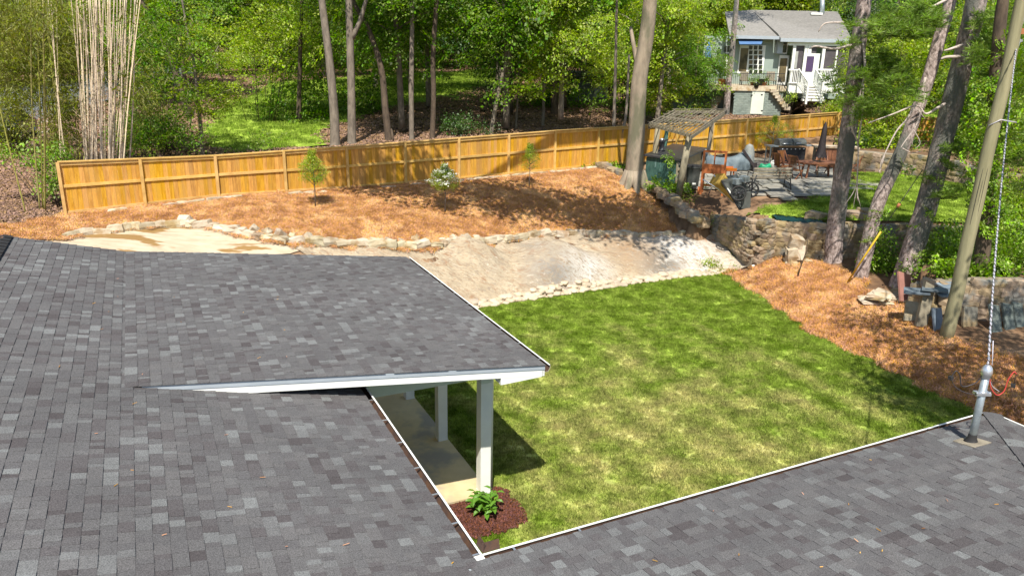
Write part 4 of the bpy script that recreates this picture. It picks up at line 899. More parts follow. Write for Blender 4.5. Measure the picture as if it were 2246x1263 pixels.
# ------------------------------------------------------------------ fence
def bd_mesh(k):
    r = random.Random(k); m = MB().use('fence_wood'); m.box((0, 0, 0), (1, .022, 1)); 
    me = bpy.data.meshes.new('board'); me.from_pydata(m.v, [], m.f); me.materials.append(MATS['fence_wood']); return me
BD = bd_mesh(1)
def fence(o, d, L_, top, bot, label, name='board_fence', side=1, bw=.139, post_every=2.4, first=0.):
    t = thing(name, label, 'fence', Vector((o.x, o.y, bot(0)))); ang = math.atan2(d.y, d.x); n = Vector((d.y, -d.x, 0))*side; o0 = t.location; nb = 0
    s = 0
    while s < L_:
        w_ = bw*random.uniform(.97, 1.03); c = s+w_/2; zt = top(c)-.03; zb = bot(c)+.03+random.uniform(0, .02)
        if nb < 298: link_mesh('board', BD, t, Vector((o.x, o.y, 0))+d*c+Z*((zt+zb)/2)+n*random.uniform(-.003, .003)-o0, (0, 0, ang+random.uniform(-.01, .01)), (w_*.975, 1, zt-zb)); nb += 1
        s += w_
    k = 0; s = 0
    while s < L_+.1:
        p = Vector((o.x, o.y, 0))+d*s+n*.06; MB().use('fence_frame').box(p+Z*((top(s)+bot(s))/2-.09)-o0, (.095, .095, top(s)-bot(s)+.14), ang).build('post', t)
        e = min(s+post_every, L_)
        if e-s > .3:
            for f in (.06, .55, .955):
                a = Vector((o.x, o.y, 0))+d*(s+.05)+n*.04+Z*(bot(s)*(1-f)+top(s)*f); b = Vector((o.x, o.y, 0))+d*(e-.05)+n*.04+Z*(bot(e)*(1-f)+top(e)*f)
                MB().use('fence_frame').bar(a-o0, b-o0, .045, .09).build('rail', t)
            a = Vector((o.x, o.y, top(s)))+d*(s+.002)+n*.03; b = Vector((o.x, o.y, top(e)))+d*(e-.002)+n*.03; MB().use('fence_frame').bar(a-o0, b-o0, .15, .035).build('cap_rail', t)
        s += post_every
    return t
fence(FO, FDIR, FLEN, ftop, fbot, 'long golden brown board fence running across the back of the straw bed', post_every=2.385)
FE = FO+FDIR*FLEN; d_side = Vector((.93, -.37, 0)).normalized()
fence(FE, d_side, 13.5, lambda s: 4.94-.015*s, lambda s: 3.1+.03*s, 'short shaded return of the board fence turning right behind the pines')

# ================================================================== FOLIAGE
def leaf_quads(pts, size, tiltmax, r, width=.55, droop=0.):
    n = len(pts); a = r.uniform(0, 2*math.pi, n); t = r.uniform(-tiltmax, tiltmax, n)-droop; ro = r.uniform(-.9, .9, n); L_ = size*r.uniform(.5, 1.35, n)
    d = np.c_[np.cos(a)*np.cos(t), np.sin(a)*np.cos(t), np.sin(t)]; s = np.c_[-np.sin(a), np.cos(a), np.zeros(n)]; u = np.cross(d, s)
    s2 = s*np.cos(ro)[:, None]+u*np.sin(ro)[:, None]; u2 = np.cross(d, s2)
    W = (L_*width/2)[:, None]; L_ = L_[:, None]
    v = np.empty((n, 4, 3)); v[:, 0] = pts; v[:, 1] = pts+d*L_*.5+s2*W+u2*L_*.06; v[:, 2] = pts+d*L_; v[:, 3] = pts+d*L_*.5-s2*W+u2*L_*.06
    return v.reshape(-1, 3)
def bank(n, k, R, flat, size, tilt, width, droop=0., seed=0):
    r = np.random.default_rng(seed); out = []
    for _ in range(k):
        a = r.uniform(0, 2*math.pi, n); q = np.sqrt(r.random(n))*R; pts = np.c_[q*np.cos(a), q*np.sin(a), r.normal(0, flat, n)-q*q*.25]
        out.append(leaf_quads(pts, size, tilt, r, width, droop))
    return np.array(out)
def needle_bank(k, clumps, n, R, ln, wid, seed=0):
    r = np.random.default_rng(seed); out = []
    for _ in range(k):
        V = []
        for c in range(clumps):
            c0 = r.normal(0, R*.5, 3)*np.array([1, 1, .5]); d = r.normal(0, 1, (n, 3)); d[:, 2] = np.abs(d[:, 2])*.7-.2; d /= np.linalg.norm(d, axis=1)[:, None]; s = np.cross(d, r.normal(0, 1, (n, 3))); s /= np.linalg.norm(s, axis=1)[:, None]+1e-6
            L_ = ln*r.uniform(.7, 1.1, n)[:, None]; v = np.empty((n, 4, 3)); v[:, 0] = c0; v[:, 1] = c0+d*L_*.5+s*wid; v[:, 2] = c0+d*L_; v[:, 3] = c0+d*L_*.5-s*wid; V.append(v.reshape(-1, 3))
        out.append(np.concatenate(V))
    return np.array(out)
BK = {'maple': bank(96, 6, .75, .11, .148, .7, .75, .1, 1), 'fine': bank(90, 6, .6, .16, .10, .9, .7, .0, 2), 'far': bank(60, 5, 1.1, .28, .32, .9, .8, .0, 3), 'drop': bank(60, 5, .55, .12, .17, .5, .42, .55, 4),
      'bamboo': bank(60, 5, .42, .16, .15, .6, .2, .5, 5), 'shrub': bank(60, 5, .34, .13, .085, 1., .65, 0, 6), 'needle': needle_bank(5, 8, 34, .34, .20, .007, 7), 'ivy': bank(60, 5, .30, .06, .085, .8, .85, 0, 8), 'big': bank(60, 6, .8, .14, .20, .8, .7, .1, 9), 'flower': bank(26, 3, .16, .04, .065, .35, .9, 0, 10)}
def cloud(name, centers, kind, m, parent=None, smin=.8, smax=1.25, tilt=.35, outward=None, kindtag=None):
    B = BK[kind]; c = np.asarray(centers, float); n = len(c); k = RNG.integers(0, len(B), n); V = B[k].copy()
    a = RNG.uniform(0, 2*math.pi, n); s = RNG.uniform(smin, smax, n); ca, sa = np.cos(a), np.sin(a)
    x = V[:, :, 0]*ca[:, None]-V[:, :, 1]*sa[:, None]; y = V[:, :, 0]*sa[:, None]+V[:, :, 1]*ca[:, None]; z = V[:, :, 2]
    tx = RNG.normal(0, tilt, n); ty = RNG.normal(0, tilt, n)
    if outward is not None:
        o = c-np.asarray(outward); hn = np.hypot(o[:, 0], o[:, 1])+1e-6; tx = tx-o[:, 0]/hn*.35; ty = ty-o[:, 1]/hn*.35
    z2 = z+x*tx[:, None]+y*ty[:, None]
    W = np.stack([x, y, z2], -1)*s[:, None, None]+c[:, None, :]; me = np_mesh(name, W.reshape(-1, 3), np.arange(W.size//3).reshape(-1, 4), m)
    if name is None: return me
    return link_mesh(name, me, parent, kind=kindtag)
def ell(n, R, zc, shell=.45, r=RNG, cut=None):
    """n clump centres in a lumpy ellipsoid"""
    out = []; lobes = [(r.normal(0, .45, 3)*np.array(R), r.uniform(.45, .75)) for _ in range(9)]
    while len(out) < n:
        L_, k = lobes[r.integers(0, len(lobes))]; d = r.normal(0, 1, 3); d /= np.linalg.norm(d); q = L_+d*np.array(R)*k*(r.random()**shell)
        if cut and q[2] < cut: continue
        out.append(q+np.array([0, 0, zc]))
    return np.array(out)
def trunk_mb(pts, rad, m, seg=10, rough=.1, fine=5):
    b = MB().use(m); P_ = bez(pts, fine); n = len(P_); idx_ = np.linspace(0, len(rad)-1, n); rr = np.interp(idx_, range(len(rad)), rad); b.tube(P_, list(rr), seg, rough=rough); return b

# ---- template woodland trees, copied below
def make_tree(name, label, kind, leafm, bark, hgt, R, cz, n, tr=.16, low=0, seed=1, cat='tree', group=None):
    t = thing(name, label, cat, group=group); r = random.Random(seed); lx = r.uniform(-.5, .5)
    b = trunk_mb([(0, 0, -.3), (lx*.3, 0, hgt*.35), (lx, r.uniform(-.3, .3), hgt*.7), (lx*1.1, 0, hgt)], [tr*1.3, tr, tr*.7, tr*.3], bark, 8)
    for k in range(7):
        z = hgt*r.uniform(.4, .85); a = r.random()*6.28; l = r.uniform(.5, .85)*R[0]; b.tube([(lx*z/hgt, 0, z), (lx*z/hgt+math.cos(a)*l*.5, math.sin(a)*l*.5, z+l*.3), (lx*z/hgt+math.cos(a)*l, math.sin(a)*l, z+l*.42)], [tr*.4, tr*.25, tr*.1], 5)
    b.build('trunk', t)
    c = ell(n, R, cz, .5, RNG)
    if low: c = np.concatenate([c, np.c_[RNG.uniform(-R[0], R[0], low), RNG.uniform(-R[1], R[1], low), RNG.uniform(1.2, cz, low)]])
    cloud('crown', c, kind, leafm, t, outward=(0, 0, cz)); return t
GRP = 'woodland trees beyond the fence'; LB = {'a': 'leafy mid green woodland tree standing in the mass beyond the wooden fence', 'y': 'yellow green woodland tree catching the sun beyond the wooden fence', 'd': 'dark glossy evergreen tree in the woodland beyond the wooden fence'}
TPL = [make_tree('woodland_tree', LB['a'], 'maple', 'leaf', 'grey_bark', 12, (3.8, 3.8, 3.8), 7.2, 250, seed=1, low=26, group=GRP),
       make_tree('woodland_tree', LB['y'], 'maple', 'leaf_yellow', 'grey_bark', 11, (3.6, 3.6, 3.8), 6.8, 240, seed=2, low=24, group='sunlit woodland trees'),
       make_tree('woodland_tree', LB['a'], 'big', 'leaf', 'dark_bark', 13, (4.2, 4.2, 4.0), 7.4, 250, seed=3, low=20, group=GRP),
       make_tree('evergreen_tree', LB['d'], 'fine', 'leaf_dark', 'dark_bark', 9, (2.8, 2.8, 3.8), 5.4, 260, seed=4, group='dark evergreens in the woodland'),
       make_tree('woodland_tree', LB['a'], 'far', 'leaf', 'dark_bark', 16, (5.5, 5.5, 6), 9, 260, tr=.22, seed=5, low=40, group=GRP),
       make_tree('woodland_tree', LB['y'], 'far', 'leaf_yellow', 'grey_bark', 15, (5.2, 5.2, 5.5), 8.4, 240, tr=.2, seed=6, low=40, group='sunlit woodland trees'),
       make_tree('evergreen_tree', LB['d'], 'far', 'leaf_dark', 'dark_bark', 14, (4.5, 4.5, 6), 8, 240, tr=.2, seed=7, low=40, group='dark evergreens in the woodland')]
used = set()
def put(k, x, y, rz=None, sc=None, dz=0., label=None, group=None):
    z = h1(x, y)+dz; rz = random.random()*6.28 if rz is None else rz; sc = sc or random.uniform(.85, 1.15)
    if k not in used: o = TPL[k]; used.add(k); o.location = (x, y, z); o.rotation_euler = (0, 0, rz); o.scale = (sc,)*3
    else: o = copy_tree(TPL[k], (x, y, z), rz, scale=sc)
    if label: o['label'] = label
    if group: o['group'] = group
    return o
def ux(u, y): return Y(u, 120, y).x
pal_near = [0, 1, 2, 0, 2, 1, 3]; pal_far = [4, 5, 4, 5, 6, 4]
for y0, u0, u1, du, pal in ((49, 730, 1330, 210, [0, 1, 0, 1]), (56, 330, 1400, 190, pal_near), (65, -100, 1480, 150, pal_near), (76, -150, 1560, 150, pal_near), (88, -200, 2500, 150, pal_far), (101, -200, 2500, 130, pal_far), (118, -200, 2500, 115, pal_far), (140, -200, 2500, 100, pal_far), (168, -200, 2500, 90, pal_far)):
    u = u0
    while u < u1:
        y = y0+random.uniform(-2.5, 2.5); uu = u+random.uniform(-.35, .35)*du
        if not (1480 < uu < 1960 and y < 78) and not (y0 < 70 and 470 < uu < 720):
            put(random.choice(pal), ux(uu, y), y, sc=random.uniform(.85, 1.2)*(1.2 if y0 > 110 else 1), dz=-.2+(.8 if y0 < 60 else 0))
        u += du
for y0, u0, u1, du in ((84, 1950, 2500, 120), (70, 1960, 2500, 110), (58, 1980, 2500, 110)):   # right of the neighbour's house
    u = u0
    while u < u1: y = y0+random.uniform(-2, 2); put(random.choice([1, 1, 3, 0, 2]), ux(u, y), y, dz=-2.5); u += du
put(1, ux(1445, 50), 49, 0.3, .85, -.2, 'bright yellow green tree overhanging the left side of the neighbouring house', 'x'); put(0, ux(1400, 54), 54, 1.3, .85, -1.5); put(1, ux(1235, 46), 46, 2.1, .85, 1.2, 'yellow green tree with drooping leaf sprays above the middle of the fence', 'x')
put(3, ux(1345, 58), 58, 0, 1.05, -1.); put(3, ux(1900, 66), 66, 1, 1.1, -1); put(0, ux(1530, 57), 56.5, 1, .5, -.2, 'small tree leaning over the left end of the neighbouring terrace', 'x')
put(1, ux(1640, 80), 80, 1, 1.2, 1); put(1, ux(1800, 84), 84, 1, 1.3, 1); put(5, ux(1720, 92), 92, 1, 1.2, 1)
for i, o in enumerate(list(COL.objects)):
    if o.get('group') == 'x': del o['group']
for k in range(len(TPL)):
    if k not in used: put(k, -30-8*k, 110)

LMK = [(60, 'single yellow bamboo cane'), (200, 'pale bamboo sheaf'), (440, 'layered young maple'), (655, 'dark trunk by the maple'), (720, 'pale left leaning trunk'), (772, 'forked grey trunk'), (845, 'curved dark trunk'), (903, 'straight brown trunk'), (953, 'red footed trunk'), (1095, 'slender right leaning trunk'), (1192, 'thin pale trunk'), (1345, 'slim forked tree'), (1400, 'large smooth grey tree'), (1500, 'dark trunk by the terrace'), (1605, 'shaggy brown trunk'), (1700, 'cottage roof'), (1800, 'screened porch'), (1880, 'upright grey pine'), (1990, 'ivy footed pine'), (2090, 'thick flaky pine'), (2190, 'utility pole')]
ROWN = [(52, 'nearest'), (60, 'second'), (70, 'third'), (81, 'fourth'), (94, 'fifth'), (109, 'sixth'), (128, 'seventh'), (153, 'eighth'), (999, 'last')]
seen_l = {}
for o in list(COL.objects):
    if o.name.split('.')[0] in ('woodland_tree', 'evergreen_tree') and o.get('group') and o.parent is None:
        d = Vector((o.location.x, o.location.y, 0)); u_ = CX+FPX*d.x/(d.y*.954); r_ = next(n for q, n in ROWN if o.location.y < q); k_, l_ = min(LMK, key=lambda q: abs(q[0]-u_)); sd_ = 'behind' if abs(k_-u_) < 14 else ('left of' if u_ < k_ else 'right of')
        cl_ = {'woodland_tree': 'mid green', 'evergreen_tree': 'dark evergreen'}[o.name.split('.')[0]]
        if 'sunlit' in o['group']: cl_ = 'yellow green'
        o['label'] = f'{cl_} tree in the {r_} woods row, {sd_} the {l_}'

# ---- trunks one can tell apart behind and in front of the fence
def lone(label, base, zb, tops, rad, bark, crown=None, kind='maple', lm='leaf', name='tree', seg=10, limbs=(), cat='tree', rough=.08, flare=1.5):
    """base, tops: photo positions on the trunk at the depth of the base"""
    kk = .70 if bark == 'pine_bark' else (.86 if bark == 'beech_bark' else .80); rad = (rad[0]*kk, rad[1]*kk)
    b = P(base[0], base[1], zb); t = thing(name, label, cat, b); pts = [Vector((0, 0, -.3))]+[Y(u, v, b.y+dy)-b for u, v, dy in tops]; d = (pts[-1]-pts[-2]).normalized()
    ext = crown[0] if crown else 3; pts.append(pts[-1]+(d*.6+Z*.4).normalized()*ext); n = len(pts)
    rr = [rad[0]*flare, rad[0]]+[rad[0]+(rad[1]-rad[0])*k/(n-2) for k in range(1, n-1)]+[rad[1]*.5]; pts2 = [pts[0], pts[0]+(pts[1]-pts[0])*.12+Z*.2]+pts[1:]
    mb = trunk_mb(pts2, rr, bark, seg, rough)
    for lp, lr in limbs:
        mb.tube(bez([Y(u, v, b.y+dy)-b for u, v, dy in lp], 4), list(np.linspace(lr[0], lr[1], (len(lp)-1)*4+1)), 7, rough=.08)
    mb.build('trunk', t)
    if crown:
        c = ell(crown[1], crown[2], 0, .5)+np.array(pts[-1]+Vector(crown[3] if len(crown) > 3 else (0, 0, 0))); cloud('crown', c, kind, lm, t)
    return t
lone('pale straight trunk leaning slightly left, first tall trunk behind the fence', (735, 318), 2.9, [(733, 250, 0), (722, 130, 0), (706, 0, 0)], (.34, .22), 'grey_bark', (5, 110, (4.5, 4, 3.5), (0, 3, 0)))
lone('tall grey trunk that forks high up, second of the pair behind the fence', (772, 315), 2.9, [(771, 230, 0), (768, 100, 0), (765, 0, 0)], (.30, .22), 'grey_bark', (5, 110, (4, 4, 3.5), (1, 3, 0)), limbs=([[(772, 85, 0), (790, 45, 0), (806, -10, 0)], (.14, .10)],))
lone('dark trunk curving up to the left behind the fence', (853, 308), 2.95, [(845, 240, 0), (836, 150, .2), (806, 60, .4), (770, -10, .6)], (.27, .14), 'dark_bark', (5, 90, (3, 3, 3), (-1, 4, 1)), limbs=([[(850, 300, 0), (858, 285, 0), (862, 308, -.2)], (.1, .06)],))
lone('straight brown trunk left of the middle pair behind the fence', (903, 308), 2.95, [(902, 220, 0), (903, 120, 0), (904, 0, 0)], (.19, .14), 'grey_bark', (5, 80, (3, 3, 3), (0, 3, 1)))
lone('straight dark trunk with a reddish foot, right of the middle pair behind the fence', (948, 306), 2.95, [(951, 220, 0), (950, 120, 0), (957, 0, 0)], (.20, .16), 'dark_bark', (5, 80, (3, 3, 3), (0, 3, 1)))
lone('slender trunk leaning right behind the middle of the fence', (1076, 298), 3.0, [(1090, 220, 0), (1110, 140, 0), (1150, 40, 0), (1180, -20, 0)], (.17, .12), 'grey_bark', (5, 60, (3, 3, 3), (0, 3, 1)))
lone('thin straight sapling trunk right of the leaning slender trunk', (1131, 290), 3.0, [(1136, 200, 0), (1140, 90, 0)], (.09, .05), 'grey_bark', (1.5, 30, (1.6, 1.6, 1.2)))
lone('thin pale trunk behind the fence, right of the sapling', (1190, 287), 3.0, [(1193, 200, 0), (1196, 110, 0), (1190, 20, 0)], (.13, .09), 'grey_bark', (2, 40, (2, 2, 1.2), (0, 1, 1)))
lone('thick dark trunk in deep shade left of the grey garden shed', (1217, 255), 3.5, [(1215, 180, 0), (1213, 60, 0)], (.36, .24), 'dark_bark', (3, 50, (3, 3, 2)))
lone('dark trunk beside the left maple foliage', (655, 250), 3.8, [(657, 180, 0), (660, 60, 0), (662, 0, 0)], (.2, .13), 'dark_bark', (3, 50, (3, 3, 2.4)))
lone('reddish slanting trunk rising to the left behind the left maple', (410, 240), 3.9, [(395, 190, 0), (365, 110, 0), (325, 30, 0), (300, -20, 0)], (.22, .14), 'dark_bark', (3, 40, (3, 3, 2)))
lone('reddish upright trunk crossing the slanting one behind the left maple', (412, 215), 4.2, [(402, 150, 0), (392, 60, 0), (384, -10, 0)], (.2, .13), 'dark_bark', (3, 40, (3, 3, 2)))
mp = lone('young maple with layered bright leaves growing just behind the left part of the fence', (443, 338), 2.9, [(440, 280, 0), (432, 200, 0), (424, 130, 0), (415, 90, 0)], (.13, .07), 'grey_bark', None, limbs=([[(440, 250, 0), (470, 215, -.5), (510, 195, -.8)], (.04, .02)], [[(436, 225, 0), (410, 180, 0), (380, 150, 0)], (.04, .02)], [[(430, 180, 0), (460, 140, .3), (480, 100, .6)], (.04, .02)]))
mc = []
for u, v, su, sv, n in ((440, 245, 60, 12, 14), (470, 190, 70, 14, 16), (500, 215, 40, 10, 9), (410, 200, 50, 14, 8), (450, 150, 70, 16, 14), (420, 100, 70, 20, 12), (500, 120, 50, 20, 9), (440, 60, 60, 20, 10)):
    for _ in range(n): mc.append(Y(u+random.gauss(0, su*.5), v+random.gauss(0, sv*.6), mp.location.y+random.uniform(-1.3, 1.3))-mp.location)
cloud('crown', [tuple(q) for q in mc], 'maple', 'leaf_yellow', mp, .5, .8)
# big beech in front
be = lone('large smooth grey tree with flared roots at the right edge of the straw bed', (1390, 414), 2.4, [(1391, 370, 0), (1396, 290, 0), (1402, 180, 0), (1418, 80, 0), (1426, 0, 0)], (.46, .32), 'beech_bark', None, seg=18, rough=.05, flare=1.15, cat='tree',
          limbs=([[(1404, 165, 0), (1392, 110, .2), (1383, 60, .5)], (.12, .07)],))
rt_ = MB().use('beech_bark')
for a in (-2.9, -2.2, -1.5, -.8, -.2, .6, 2.2, 3.0): rt_.tube([(math.cos(a)*.25, math.sin(a)*.25, .75), (math.cos(a)*.42, math.sin(a)*.42, .3), (math.cos(a)*.68, math.sin(a)*.68, -.03), (math.cos(a)*.95, math.sin(a)*.95, -.16)], [.2, .19, .13, .05], 8)
rt_.build('root', be)
bc = np.concatenate([ell(84, (3.6, 2.6, 1.3), 0)+np.array([-.4, -8.9, 9.6]), ell(100, (6.8, 1.7, 1.2), 0)+np.array([-8.0, -8.2, 9.6]), ell(40, (4, 3.5, 2), 0)+np.array([0, 0, 14])])
cloud('crown', bc, 'maple', 'leaf', be, .9, 1.4)
lb_ = MB().use('beech_bark')
for q in ((-.6, -9.5, 9.4), (-8.5, -8, 9.6), (-12, -8, 9.8), (0, 0, 14)): lb_.tube([(.9, 0, 8.8), (q[0]*.5+.4, q[1]*.5, 10.2), q], [.2, .14, .05], 7)
lb_.build('limb', be)
lone('slim forked tree with ivy at its foot, left of the large smooth grey tree', (1343, 362), 2.85, [(1345, 320, 0), (1347, 250, 0), (1350, 150, 0), (1352, 40, 0)], (.12, .07), 'grey_bark', (2, 30, (2, 2, 1)), limbs=([[(1345, 325, 0), (1365, 285, 0), (1374, 240, .1), (1380, 120, .2)], (.09, .05)],))
lone('shaggy brown trunk standing in front of the neighbouring terrace', (1592, 256), 3.55, [(1598, 180, 0), (1606, 110, 0), (1614, 20, 0)], (.36, .26), 'pine_bark', (4, 60, (3, 3, 2), (0, 4, 2)))
lone('short brown trunk in the shade left of the neighbouring terrace', (1470, 240), 3.8, [(1468, 200, 0), (1465, 130, 0)], (.30, .22), 'grey_bark', (2, 40, (2.5, 2.5, 2)))
lone('dark trunk directly left of the terrace plants', (1508, 238), 3.8, [(1507, 190, 0), (1508, 150, 0)], (.40, .3), 'dark_bark', (2, 40, (2.5, 2.5, 2)))
# pines on the right
def pine(label, base, zb, tops, rad, **k): return lone(label, base, zb, tops, rad, 'pine_bark', (6, 60, (4, 4, 2.5), (0, 2, 3)), 'needle', 'needles', 'pine_tree', 18, rough=.1, flare=1.2, **k)
p1 = pine('upright grey pine trunk nearest the rock outcrop', (1828, 570), .85, [(1830, 520, 0), (1845, 400, 0), (1866, 250, 0), (1880, 120, 0), (1896, 0, 0)], (.46, .34))
p2 = pine('leaning ivy-footed pine trunk, middle of the three on the right', (1888, 606), .85, [(1898, 560, 0), (1925, 450, 0), (1978, 330, 0), (2030, 190, .2), (2068, 60, .3), (2085, 0, .4)], (.34, .25))
p3 = pine('thick flaky leaning pine trunk, rightmost of the three', (1975, 626), .8, [(1998, 560, 0), (2035, 440, 0), (2070, 300, 0), (2105, 160, 0), (2142, 0, 0)], (.50, .40))
iv_ = lone('ivy clad trunk in shade just behind the utility pole', (2150, 600), 1.75, [(2160, 500, 0), (2170, 380, 0), (2182, 200, 0), (2195, 40, 0)], (.28, .2), 'dark_bark', (3, 30, (3, 3, 2), (0, 3, 2)))
def dead_branch(parent, paths, y):
    b = MB().use('dead_wood')
    for pts, r0, r1 in paths: q = bez([Y(u, v, y+dy)-parent.location for u, v, dy in pts], 5); b.tube(q, list(np.linspace(r0, r1, len(q))), 6, rough=.15)
    b.build('dead_branch', parent)
y1 = p1.location.y-.6
dead_branch(p1, [([(1893, 90, .4), (1897, 150, 0), (1886, 210, 0), (1869, 250, 0), (1870, 285, 0), (1882, 320, 0), (1880, 400, 0), (1881, 440, 0)], .045, .02), ([(1895, 150, 0), (1893, 200, -.1), (1890, 260, -.1), (1882, 312, 0)], .035, .025),
                 ([(1880, 400, 0), (1870, 425, 0), (1852, 450, 0)], .02, .008), ([(1881, 430, 0), (1888, 455, 0)], .015, .006), ([(1880, 410, 0), (1874, 440, 0), (1872, 458, 0)], .015, .006)], y1)
dead_branch(p1, [([(1866, 100, .3), (1830, 108, 0), (1790, 102, 0), (1775, 108, 0)], .05, .02), ([(1850, 50, .3), (1810, 52, 0), (1795, 70, 0)], .04, .015)], y1)
y2 = p3.location.y-.6
dead_branch(p3, [([(2072, 228, .3), (2055, 238, 0), (2030, 250, 0), (2010, 232, 0), (1960, 250, 0), (1905, 270, 0)], .045, .015), ([(2030, 170, 0), (2018, 210, 0), (1990, 260, 0), (1965, 290, 0), (1935, 350, 0), (1930, 370, 0)], .04, .012),
                 ([(2030, 205, 0), (2012, 270, 0), (1985, 310, 0), (1975, 325, 0)], .03, .012), ([(2004, 285, 0), (2018, 312, 0), (2010, 325, 0)], .015, .006), ([(1998, 295, 0), (2002, 320, 0)], .012, .006), ([(2012, 240, 0), (2030, 262, 0)], .02, .006), ([(2110, 100, .2), (2085, 108, 0), (2070, 112, 0)], .05, .02), ([(2104, 125, .2), (2075, 126, 0), (2064, 130, 0)], .06, .03)], y2)
dead_branch(p2, [([(2075, 0, .2), (2060, 8, 0), (2045, 15, 0)], .05, .03), ([(1978, 325, 0), (2000, 335, 0), (2022, 332, 0)], .02, .01), ([(1940, 340, 0), (1930, 375, 0), (1925, 372, 0)], .02, .008)], p2.location.y-.5)
def needles_at(parent, spots, y, m='needles'):
    c = []
    for u, v, su, sv, n in spots:
        for _ in range(n): c.append(tuple(Y(u+random.gauss(0, su*.5), v+random.gauss(0, sv*.5), y+random.uniform(-1., 1.))-parent.location))
    cloud('bough', c, 'needle', m, parent, .8, 1.3, .2)
needles_at(p1, [(1960, 60, 110, 50, 44), (1900, 230, 60, 40, 22), (1930, 150, 90, 50, 36), (1850, 200, 30, 30, 3)], y1)
needles_at(p3, [(2180, 110, 60, 60, 30), (2225, 200, 50, 90, 36), (2020, 40, 80, 40, 24), (2215, 330, 60, 60, 26), (2100, 340, 60, 30, 10), (2090, 420, 50, 30, 6), (1980, 190, 60, 30, 8), (2200, 40, 60, 40, 12)], y2)
# ivy on the leaning trunks
def ivy_on(parent, spots, y, m='leaf_ivy', kind='ivy', name='ivy', smin=.5, smax=.9, dy=.35):
    c = []
    for u, v, su, sv, n in spots:
        for _ in range(n): c.append(tuple(Y(u+random.gauss(0, su*.5), v+random.gauss(0, sv*.5), y+random.uniform(-dy, dy))-parent.location))
    cloud(name, c, kind, m, parent, smin, smax, .6)
ivy_on(p2, [(1905, 510, 36, 60, 10), (1985, 370, 20, 60, 7), (1925, 470, 30, 30, 4)], p2.location.y-.35, dy=.15, smin=.3, smax=.6)
ivy_on(p3, [(2035, 480, 40, 70, 10), (2000, 570, 50, 60, 7), (2060, 400, 20, 60, 4)], p3.location.y-.45, dy=.15, smin=.3, smax=.6)

ivy_on(iv_, [(2168, 420, 50, 200, 90), (2185, 220, 50, 140, 50)], iv_.location.y-.3, dy=.2, smin=.6, smax=1.1)
# ---- shrubs and banks of greenery
def shrub(label, spots, y, m, kind='shrub', name='shrub', smin=.8, smax=1.3, dy=1., stems=True, cat='shrub', sm='dark_bark'):
    if cat == 'weeds':
        b = P(spots[0][0], spots[0][1], 2.2); b.z = h1(b.x, b.y); t = thing(name, label, cat, b); cloud('foliage', [(random.gauss(0, .3), random.gauss(0, .2), random.uniform(.02, .14)) for _ in range(spots[0][4])], kind, m, t, smin, smax, .4); return t
    u, v = spots[0][0], max(s[1]+s[3] for s in spots); b = Y(u, v, y); b.z = h1(b.x, y); t = thing(name, label, cat, b); c = []
    for u, v, su, sv, n in spots:
        for _ in range(n):
            q = Y(u+random.gauss(0, su*.5), v+random.gauss(0, sv*.5), y+random.uniform(-dy, dy)); q.z = max(q.z, h1(q.x, q.y)+.08); c.append(q-b)
    cloud('foliage', [tuple(q) for q in c], kind, m, t, smin, smax, .4)
    s = MB().use(sm)
    for q in random.sample(c, min(10, len(c))): s.tube([(q.x*.3, q.y*.3, -.1), tuple(q*.6), tuple(q)], [.022, .014, .006], 4)
    s.build('stems', t); return t
shrub('sunlit green bank of leafy shrubs right of the thick leaning pine', [(2060, 590, 70, 50, 60), (2150, 560, 90, 60, 80), (2230, 540, 60, 70, 60), (2180, 610, 90, 30, 40), (2240, 600, 30, 40, 20)], 24.5, 'leaf_ivy', smin=1., smax=1.5, dy=1.4)
shrub('green shrub patch between the second and third pines', [(1935, 560, 45, 60, 50), (1950, 600, 30, 20, 14)], 25.6, 'leaf_ivy', dy=.5)
shrub('yellow green shrubs along the foot of the right hand rubble wall', [(2130, 520, 80, 30, 40), (2240, 500, 60, 40, 40), (2040, 525, 30, 20, 8)], 26.5, 'leaf_yellow', dy=.6)
shrub('ivy curtain hanging over the low tan wall behind the utility pole', [(2110, 650, 60, 70, 90), (2100, 715, 70, 34, 50), (2160, 735, 60, 24, 20), (2060, 680, 26, 30, 14)], 22.4, 'leaf_ivy', 'ivy', dy=.35, smin=.7, smax=1.3)
shrub('green ground ivy round the root of the large smooth grey tree', [(1345, 378, 60, 10, 26), (1335, 388, 40, 6, 12)], 35.5, 'leaf_ivy', 'ivy', dy=.6)
shrub('green creeper at the foot of the teal counter', [(1475, 412, 60, 9, 26), (1440, 405, 20, 6, 6)], 31.8, 'leaf_ivy', 'ivy', dy=.4)
for i, (u, v, n, lab) in enumerate(((1535, 455, 9, 'light green weeds beside the tipped yellow tub'), (1560, 475, 10, 'light green weed clump at the left corner of the upper lawn'), (1600, 480, 8, 'light green weed clump just below the grey cart'), (1500, 440, 6, 'weeds along the tumbled stone line'))):
    q = P(u, v, 2.3); shrub(lab, [(u, v-3, 34, 8, n)], q.y, 'leaf_yellow', 'shrub', 'weed_clump', .5, .9, .3, cat='weeds')
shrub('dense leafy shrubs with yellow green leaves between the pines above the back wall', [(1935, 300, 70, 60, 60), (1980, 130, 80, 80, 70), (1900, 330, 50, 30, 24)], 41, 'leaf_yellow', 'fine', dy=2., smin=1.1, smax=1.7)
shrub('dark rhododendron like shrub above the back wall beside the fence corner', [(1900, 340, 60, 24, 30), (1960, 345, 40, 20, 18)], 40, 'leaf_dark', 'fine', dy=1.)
shrub('bushy growth behind the utility pole above the back wall', [(2130, 330, 90, 90, 60), (2220, 380, 70, 80, 50), (2150, 200, 90, 100, 80), (2230, 100, 60, 90, 50)], 40, 'leaf', 'fine', dy=2.5, smin=1.2, smax=1.9)
